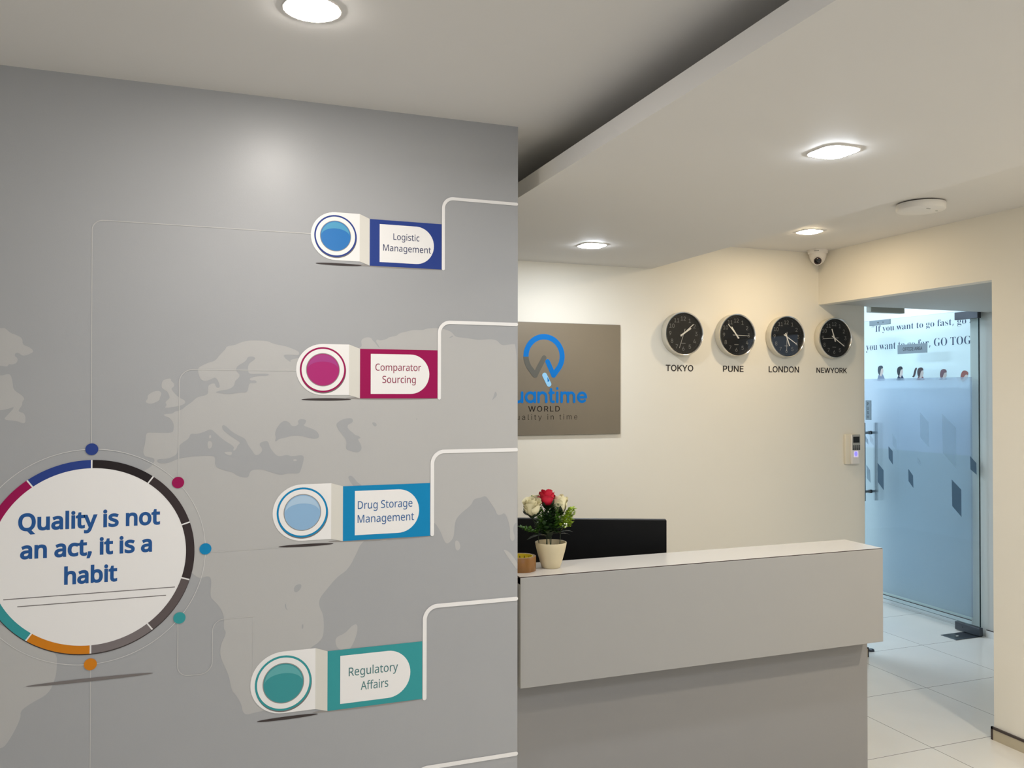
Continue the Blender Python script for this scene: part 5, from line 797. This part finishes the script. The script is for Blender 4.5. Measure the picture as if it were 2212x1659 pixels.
# ------------------------------------------------------------------ glass door (stands open at a right angle)
door = empty('door_1', (XD, YC + 0.066, 0)); struct(door, 'frameless glass door standing open')
def dpart(name, bm, mats, parent=None, smooth=False):
    for v in bm.verts: v.co -= Vector((XD, YC + 0.066, 0))
    return obj(name, bm, mats, parent or door, smooth)
Y0, Y1 = YC + 0.066, 5.190
bm = B(); box(bm, XD - 0.006, XD + 0.006, Y0, Y1, 0.064, 2.186); bm.normal_update()
for f in bm.faces:
    if abs(f.normal.x) < 0.5: f.material_index = 1
dpart('glass_pane', bm, ['door_glass', 'glass_edge'])
bm = B(); box(bm, XD + 0.0062, XD + 0.0068, Y0 + 0.062, Y1 - 0.002, 0.112, 1.7355); dpart('frosted_film', bm, 'frosted_film')
PDR = Plane((XD, 0, 0), (0, -1, 0), (0, 0, 1), (-1, 0, 0))
RH = [(((4.624, 1.487), (4.547, 1.416), (4.545, 1.238), (4.621, 1.306)), 2), (((4.432, 1.48), (4.318, 1.386), (4.317, 1.107), (4.427, 1.207)), 2), (((4.881, 1.319), (4.841, 1.272), (4.837, 1.188), (4.879, 1.235)), 2),
      (((4.921, 1.223), (4.88, 1.19), (4.878, 1.088), (4.919, 1.132)), 0), (((5.031, 1.091), (4.97, 1.039), (4.969, 0.887), (5.029, 0.944)), 0), (((5.146, 1.067), (5.107, 1.027), (5.102, 0.928), (5.143, 0.963)), 1),
      (((5.154, 1.292), (5.127, 1.263), (5.124, 1.223), (5.151, 1.246)), 1), (((5.11, 1.306), (5.075, 1.272), (5.072, 1.221), (5.107, 1.252)), 2), (((4.732, 1.069), (4.689, 1.024), (4.686, 0.933), (4.731, 0.98)), 0),
      (((4.65, 1.163), (4.622, 1.131), (4.619, 1.098), (4.647, 1.124)), 2), (((4.205, 1.2), (4.157, 1.157), (4.155, 1.079), (4.203, 1.111)), 0), (((4.354, 1.028), (4.277, 0.966), (4.276, 0.78), (4.351, 0.845)), 0)]
bm = B()
for q, k in RH: face2d(bm, PDR, [(-min(y, Y1 - .003), z) for y, z in q], 0.0066, k)
note(dpart('rhombus_pattern', bm, ['veil_dark', 'veil_mid', 'veil_pale']), 'grey rhombus pattern on the frosted film')
bm = B(); box(bm, XD - 0.016, XD + 0.016, Y0 - 0.004, Y0 + 0.180, 2.128, 2.180, bev=0.002, seg=1); box(bm, XD - 0.012, XD + 0.012, Y0 - 0.006, Y0 + 0.03, 2.180, 2.1995); note(dpart('patch_fitting', bm, 'dark_steel'), 'steel patch fitting at the top pivot')
bm = B(); box(bm, XD - 0.016, XD + 0.016, Y0 - 0.006, Y0 + 0.188, 0.006, 0.060, bev=0.002, seg=1); box(bm, XD - 0.018, XD - 0.016, Y0 + 0.125, Y0 + 0.133, 0.030, 0.038); note(dpart('patch_fitting', bm, 'dark_steel'), 'steel patch fitting at the floor pivot')
bm = B(); box(bm, XD - 0.016, XD - 0.0062, 4.892, 5.101, 2.146, 2.185, bev=0.002, seg=1); ar = note(dpart('lock_plate', bm, 'sign_steel'), 'steel magnetic lock plate')
bm = B(); lathe(bm, [(0.006, 0), (0.006, 0.001), (0, 0.001)], 16, 'y'); 
for v in bm.verts: v.co = Vector((XD - 0.016 + v.co.y, 5.01 + v.co.x, 2.166 + v.co.z))
bm2 = B(); lathe(bm2, [(0.004, 0), (0.004, 0.001), (0, 0.001)], 16, 'y')
for v in bm2.verts: v.co = Vector((XD - 0.016 + v.co.y, 4.96 + v.co.x, 2.166 + v.co.z))
for b_ in (bm, bm2):
    for v in b_.verts: v.co -= Vector((XD, Y0, 0))
    obj('screw', b_, 'letter_dark', ar)
for sx, bar_x in ((-1, XD - 0.062), (1, XD + 0.062)):
    bm = B(); tube(bm, [(bar_x, 5.112, 0.790), (bar_x, 5.112, 1.395)], 0.0125, 20)
    for z in (0.862, 1.318):
        tube(bm, [(XD + sx * 0.007, 5.112, z), (bar_x, 5.112, z)], 0.0095, 16); tube(bm, [(XD + sx * 0.0068, 5.112, z), (XD + sx * 0.013, 5.112, z)], 0.0145, 20)
    dpart('pull_handle', bm, 'brushed_steel', smooth=50)

def plate_sign(name, y0, y1, z0, z1, label, th=0.004):
    t = tag(empty(name, (XD - 0.0064, (y0 + y1) / 2, (z0 + z1) / 2)), label, 'sign')
    bm = B(); box(bm, -th, 0, (y0 - y1) / 2, (y1 - y0) / 2, (z0 - z1) / 2, (z1 - z0) / 2, bev=0.0008, seg=1); obj('backing_plate', bm, 'sign_steel', t)
    return t
so = plate_sign('office_sign', 4.555, 4.826, 1.916, 1.984, 'grey sign reading OFFICE AREA stuck on the glass door')
PO = Plane((-0.0044, 0, 0), (0, -1, 0), (0, 0, 1), (-1, 0, 0))
text('sign_lettering', 'OFFICE AREA', 'inter', PO, 0.005, -0.012, 0.0, width=0.178, cap=0.0235, mats='letter_dark', parent=so, weight=0.012, align='c')
sp_ = plate_sign('push_sign', 5.090, 5.149, 1.417, 1.569, 'narrow grey sign reading PUSH stuck upright on the glass door')
for k, ch in enumerate('PUSH'): text('sign_lettering', ch, 'inter', PO, -0.003, 0.0365 - k * 0.0335, 0.0, cap=0.0225, mats='letter_dark', parent=sp_, weight=0.012, align='c')

lk = tag(empty('magnetic_lock', (4.08, YC + 0.075, 2.200)), 'grey magnetic lock body fixed under the head of the glass door opening', 'lock')
bm = B(); box(bm, -0.137, 0.137, -0.012, 0.030, -0.064, 0.0, bev=0.002, seg=1); obj('lock_body', bm, 'lock_body', lk)
fp = tag(obj('floor_spring_cover', (lambda b: (box(b, 4.644, 4.875, 4.137, 4.262, 0.0, 0.003, bev=0.001, seg=1), b)[1])(B()), 'dark_steel'), 'flat steel cover plate in the floor below the glass door pivot', 'floor plate')
bm = B(); box(bm, 4.715, 4.735, 4.196, 4.206, 0.0030, 0.0036); m_ = obj('badge', bm, 'white_plastic', fp)
ds = tag(empty('door_stop', (3.885, 4.150, 0)), 'small dark door stop on the floor by the clock wall corner', 'door stop')
bm = B(); box(bm, -0.040, 0.050, -0.006, 0.006, 0.008, 0.014, bev=0.002); obj('arm', bm, 'dark_steel', ds)
bm = B(); lathe(bm, [(0, 0.014), (0.014, 0.014), (0.019, 0.010), (0.020, 0.0), (0, 0)], 20, 'z', (0.062, 0, 0)); obj('buffer', bm, 'dark_steel', ds, smooth=40)

# ------------------------------------------------------------------ office wall lettering and figures
PW = Plane((XO, 0, 0), (0, -1, 0), (0, 0, 1), (-1, 0, 0))
bm = B(); text('', 'If you want to go fast, go a', 'serif', PW, -5.2009, 2.1115, 0.0006, width=0.905, cap=0.0500, weight=-0.008, into=bm)
text('', ',,', 'serif', PW, -5.2371, 2.1565, 0.0006, cap=0.0450, weight=-0.003, into=bm)
q1 = tag(obj('wall_quote', bm, 'office_ink'),
         'upper line of serif lettering about going fast on the office wall', 'lettering', 'quotation on the office wall')
q2 = tag(text('wall_quote', 'you want to go far, GO TOG', 'serif', PW, -5.2984, 1.9680, 0.0006, width=0.977, cap=0.0600, mats='office_ink', weight=-0.008),
         'lower line of serif lettering reading GO TOG on the office wall', 'lettering', 'quotation on the office wall')
def clip_low(pts, b):
    pts = smooth2d(pts, 2); out = []
    for p, q in zip(pts, pts[1:] + pts[:1]):
        if p[1] >= b: out.append(p)
        if (p[1] >= b) != (q[1] >= b):
            t = (b - p[1]) / (q[1] - p[1]); out.append((p[0] + (q[0] - p[0]) * t, b))
    return out
def figure(y, ztop, lab, hair, coat, lean, pony=False, s=0.86, fringe=False, low=0.30):
    t = tag(empty('figure_decal', (XO, y, ztop)), lab, 'wall decal', 'figures printed on the office wall')
    F = Plane((0, 0, 0), (0, -1, 0), (0, 0, 1), (-1, 0, 0))
    k = s
    b = 1.722 - ztop
    bm = B(); jk = clip_low([(-0.046 - lean, -0.20), (-0.034 - lean, -0.106), (-0.026 - lean, -0.082), (-0.010 - lean * .4, -0.060), (0.002, -0.056), (0.018, -0.064), (0.034, -0.088), (0.044, -0.110), (0.05, -0.20)], b)
    if len(jk) >= 3: face2d(bm, F, jk, 0.0005); obj('jacket', bm, 'decal_' + coat, t)
    bm = B(); face2d(bm, F, circle_smooth([(-0.010 * k, -0.08), (-0.012 * k, -0.055), (-0.020 * k, -0.03), (0.0, -0.012), (0.026 * k, -0.014), (0.030 * k, -0.032), (0.036 * k, -0.044), (0.030 * k, -0.050), (0.028 * k, -0.066), (0.014 * k, -0.072), (0.012 * k, -0.088)]), 0.0008)
    obj('profile', bm, 'skin_print', t)
    bm = B()
    pts = [(-0.012 * k, -0.078), (-0.030 * k, -0.060), (-0.036 * k, -0.034), (-0.030 * k, -0.010), (-0.008 * k, 0.0), (0.018 * k, 0.0), (0.030 * k, -0.012), (0.029 * k, -0.024), (0.012 * k, -0.022), (0.002 * k, -0.038), (-0.002 * k, -0.060)]
    face2d(bm, F, circle_smooth(pts), 0.0011)
    if pony: face2d(bm, F, circle_smooth([(-0.030, -0.004), (-0.048, -0.002), (-0.060, -0.030), (-0.066, -0.062), (-0.078, -0.072), (-0.058, -0.078), (-0.046, -0.055), (-0.040, -0.025)]), 0.0011)
    bmesh.ops.triangulate(bm, faces=list(bm.faces), ngon_method='EAR_CLIP')
    obj('hair', bm, 'decal_' + hair, t)
    if lean:
        for c in t.children:
            if not c.name.startswith('jacket'): c.rotation_euler = (lean * 6, 0, 0); c.location = (0, 0, 0)
    return t
figure(5.146, 1.843, 'printed figure in grey with dark short hair on the office wall', 'hair_a', 'coat_a', 0)
figure(4.950, 1.830, 'printed figure in navy jacket with black hair on the office wall', 'hair_b', 'coat_b', 0)
figure(4.755, 1.817, 'printed figure in red with a dark ponytail on the office wall', 'hair_c', 'coat_c', 0.008, True)
figure(4.545, 1.799, 'printed figure in blue with brown fringe bowed on the office wall', 'hair_d', 'coat_d', 0.030)
figure(4.360, 1.782, 'printed figure with red hair bowed lowest on the office wall', 'hair_e', 'coat_d', 0.070)

# ------------------------------------------------------------------ ceiling fittings
def square_light(x, y, z, s, lens, label, group=None):
    t = tag(empty('ceiling_light', (x, y, z)), label, 'ceiling light', group)
    h = s / 2; r = s * .30
    def rr(hh, rad, zz):
        pts = []
        for (cx, cy, a0) in ((hh - rad, hh - rad, 0), (-hh + rad, hh - rad, 90), (-hh + rad, -hh + rad, 180), (hh - rad, -hh + rad, 270)):
            pts += [(cx + rad * math.cos(math.radians(a0 + 90 * i / 6)), cy + rad * math.sin(math.radians(a0 + 90 * i / 6)), zz) for i in range(7)]
        return pts
    bm = B()
    A = [bm.verts.new(p) for p in rr(h + 0.004, r + 0.004, 0.0)]; C_ = [bm.verts.new(p) for p in rr(h + 0.003, r + 0.003, -0.0034)]; D_ = [bm.verts.new(p) for p in rr(h, r, -0.0034)]
    for P_, Q_ in ((A, C_), (C_, D_)):
        for i in range(len(P_)): bm.faces.new((P_[i], P_[(i + 1) % len(P_)], Q_[(i + 1) % len(P_)], Q_[i]))
    obj('trim_ring', bm, 'white_plastic', t)
    bm = B()
    L1 = [bm.verts.new(p) for p in rr(h, r, -0.0034)]; L2 = [bm.verts.new(p) for p in rr(h - 0.008, r - 0.003, -0.0068)]
    for i in range(len(L1)): bm.faces.new((L1[i], L1[(i + 1) % len(L1)], L2[(i + 1) % len(L1)], L2[i]))
    bm.faces.new(L2); bmesh.ops.recalc_face_normals(bm, faces=list(bm.faces))
    obj('lens', bm, lens, t)
    return t
def round_light(x, y, z, r, lens, label, group=None):
    t = tag(empty('ceiling_light', (x, y, z)), label, 'ceiling light', group)
    bm = B(); lathe(bm, [(r + 0.004, 0), (r + 0.003, -0.0034), (r, -0.0034)], 48); obj('trim_ring', bm, 'white_plastic', t)
    bm = B(); lathe(bm, [(r, -0.0034), (r * .93, -0.0052), (r * .75, -0.0070), (r * .4, -0.0082), (0, -0.0086)], 48); bmesh.ops.recalc_face_normals(bm, faces=list(bm.faces))
    obj('lens', bm, lens, t)
    return t
G1 = 'cool square lights in the dropped slab'
square_light(1.690, 1.914, ZS, 0.118, 'lens_cool', 'large cool white square light in the dropped slab over the counter front', G1)
square_light(1.703, 3.526, ZS, 0.118, 'lens_cool', 'small cool white square light in the slab near the sign plate', G1)
square_light(1.690, 0.30, ZS, 0.118, 'lens_cool', 'added cool white square light in the slab, unseen behind the viewer', G1)  # out of view, added to carry the slab row's light further
square_light(2.968, 3.540, ZC, 0.112, 'lens_warm', 'warm yellow square light above the wall clocks', 'warm lights of the room')
square_light(2.968, 1.10, ZC, 0.112, 'lens_entrance_fill', 'added bright warm square fill light by the entrance wall, out of view', 'warm lights of the room')  # out of view, added to lighten the lower clock wall
G3 = 'added unseen fill lights over the hall'  # unseen lamps added to lift the lower mural and the floor
G2 = 'round lights in front of the mural'
round_light(0.219, 1.870, ZC, 0.060, 'lens_round', 'glowing round light in the main ceiling in front of the mural', G2)
round_light(-0.25, -0.35, ZC, 0.060, 'lens_hall_fill', 'added round fill light in the main ceiling above the viewer', G3)
round_light(0.50, -0.10, ZC, 0.060, 'lens_hall_fill', 'added round fill light in the main ceiling above the viewer', G3)
round_light(0.40, -1.50, ZC, 0.060, 'lens_hall_fill', 'added round fill light in the main ceiling behind the viewer', G3)
square_light(4.42, 4.80, 2.62, 0.40, 'lens_office_small_fill', 'added cool panel light, unseen in the office ceiling near the glass door', 'added office fill lights')  # this and the next two panels are unseen, added to light the office wall
square_light(3.20, 5.30, 2.62, 0.60, 'lens_office_fill', 'large added cool panel light, unseen in the middle of the office ceiling', 'added office fill lights')
square_light(3.20, 6.90, 2.62, 0.60, 'lens_office_fill', 'large added cool panel light, unseen at the far end of the office ceiling', 'added office fill lights')

ap = tag(empty('access_point', (2.986, 2.835, ZC)), 'white disc shaped wireless access point on the ceiling', 'access point')
bm = B(); lathe(bm, [(0, -0.006), (0.084, -0.006), (0.084, 0.0)], 40); obj('mount', bm, 'seam_dark', ap, smooth=40)
bm = B(); lathe(bm, [(0.086, -0.004), (0.1005, -0.006), (0.1025, -0.010), (0.1015, -0.031), (0.097, -0.036), (0.05, -0.0400), (0, -0.0415)], 64); obj('shell', bm, 'pale_plastic', ap, smooth=50)
bm = B(); box(bm, -0.030, -0.010, -0.062, -0.058, -0.0405, -0.0380); box(bm, 0.045, 0.056, -0.040, -0.036, -0.0402, -0.0365); obj('status_mark', bm, 'key_grey', ap)

cc = tag(empty('security_camera', (3.405, 3.990, ZC)), 'white dome security camera under the ceiling in the wall corner', 'camera')
bm = B(); lathe(bm, [(0, 0), (0.058, 0.0), (0.058, -0.004), (0.056, -0.018), (0.052, -0.022), (0, -0.022)], 48); obj('mounting_base', bm, 'white_plastic', cc, smooth=40)
bm = B(); lathe(bm, [(0.050, -0.020), (0.047, -0.040), (0.041, -0.058), (0.030, -0.074), (0.014, -0.083), (0, -0.085)], 48); obj('dome', bm, 'white_plastic', cc, smooth='all')
dv = Vector((-0.64, -0.74, -0.30)).normalized()
rot = dv.to_track_quat('Z', 'Y').to_euler()
bm = B(); lathe(bm, [(0.020, 0.0), (0.027, 0.006), (0.0265, 0.022), (0.023, 0.025), (0.0215, 0.024)], 36); eye = obj('eyeball', bm, 'white_plastic', cc, smooth=50)
eye.location = Vector((0, 0, -0.056)) + dv * 0.022; eye.rotation_euler = rot
bm = B(); lathe(bm, [(0.0218, 0.0235), (0.016, 0.0235)], 36); obj('lens_ring', bm, 'lens_brown', eye)
bm = B(); lathe(bm, [(0.016, 0.0236), (0.012, 0.0250), (0.0, 0.0262)], 36); obj('lens', bm, 'lens_black', eye, smooth='all')
bm = B(); box(bm, -0.020, 0.006, -0.0585, -0.0545, -0.013, -0.009); o = obj('maker_mark', bm, 'key_grey', cc); o.rotation_euler = (0, 0, -0.70)
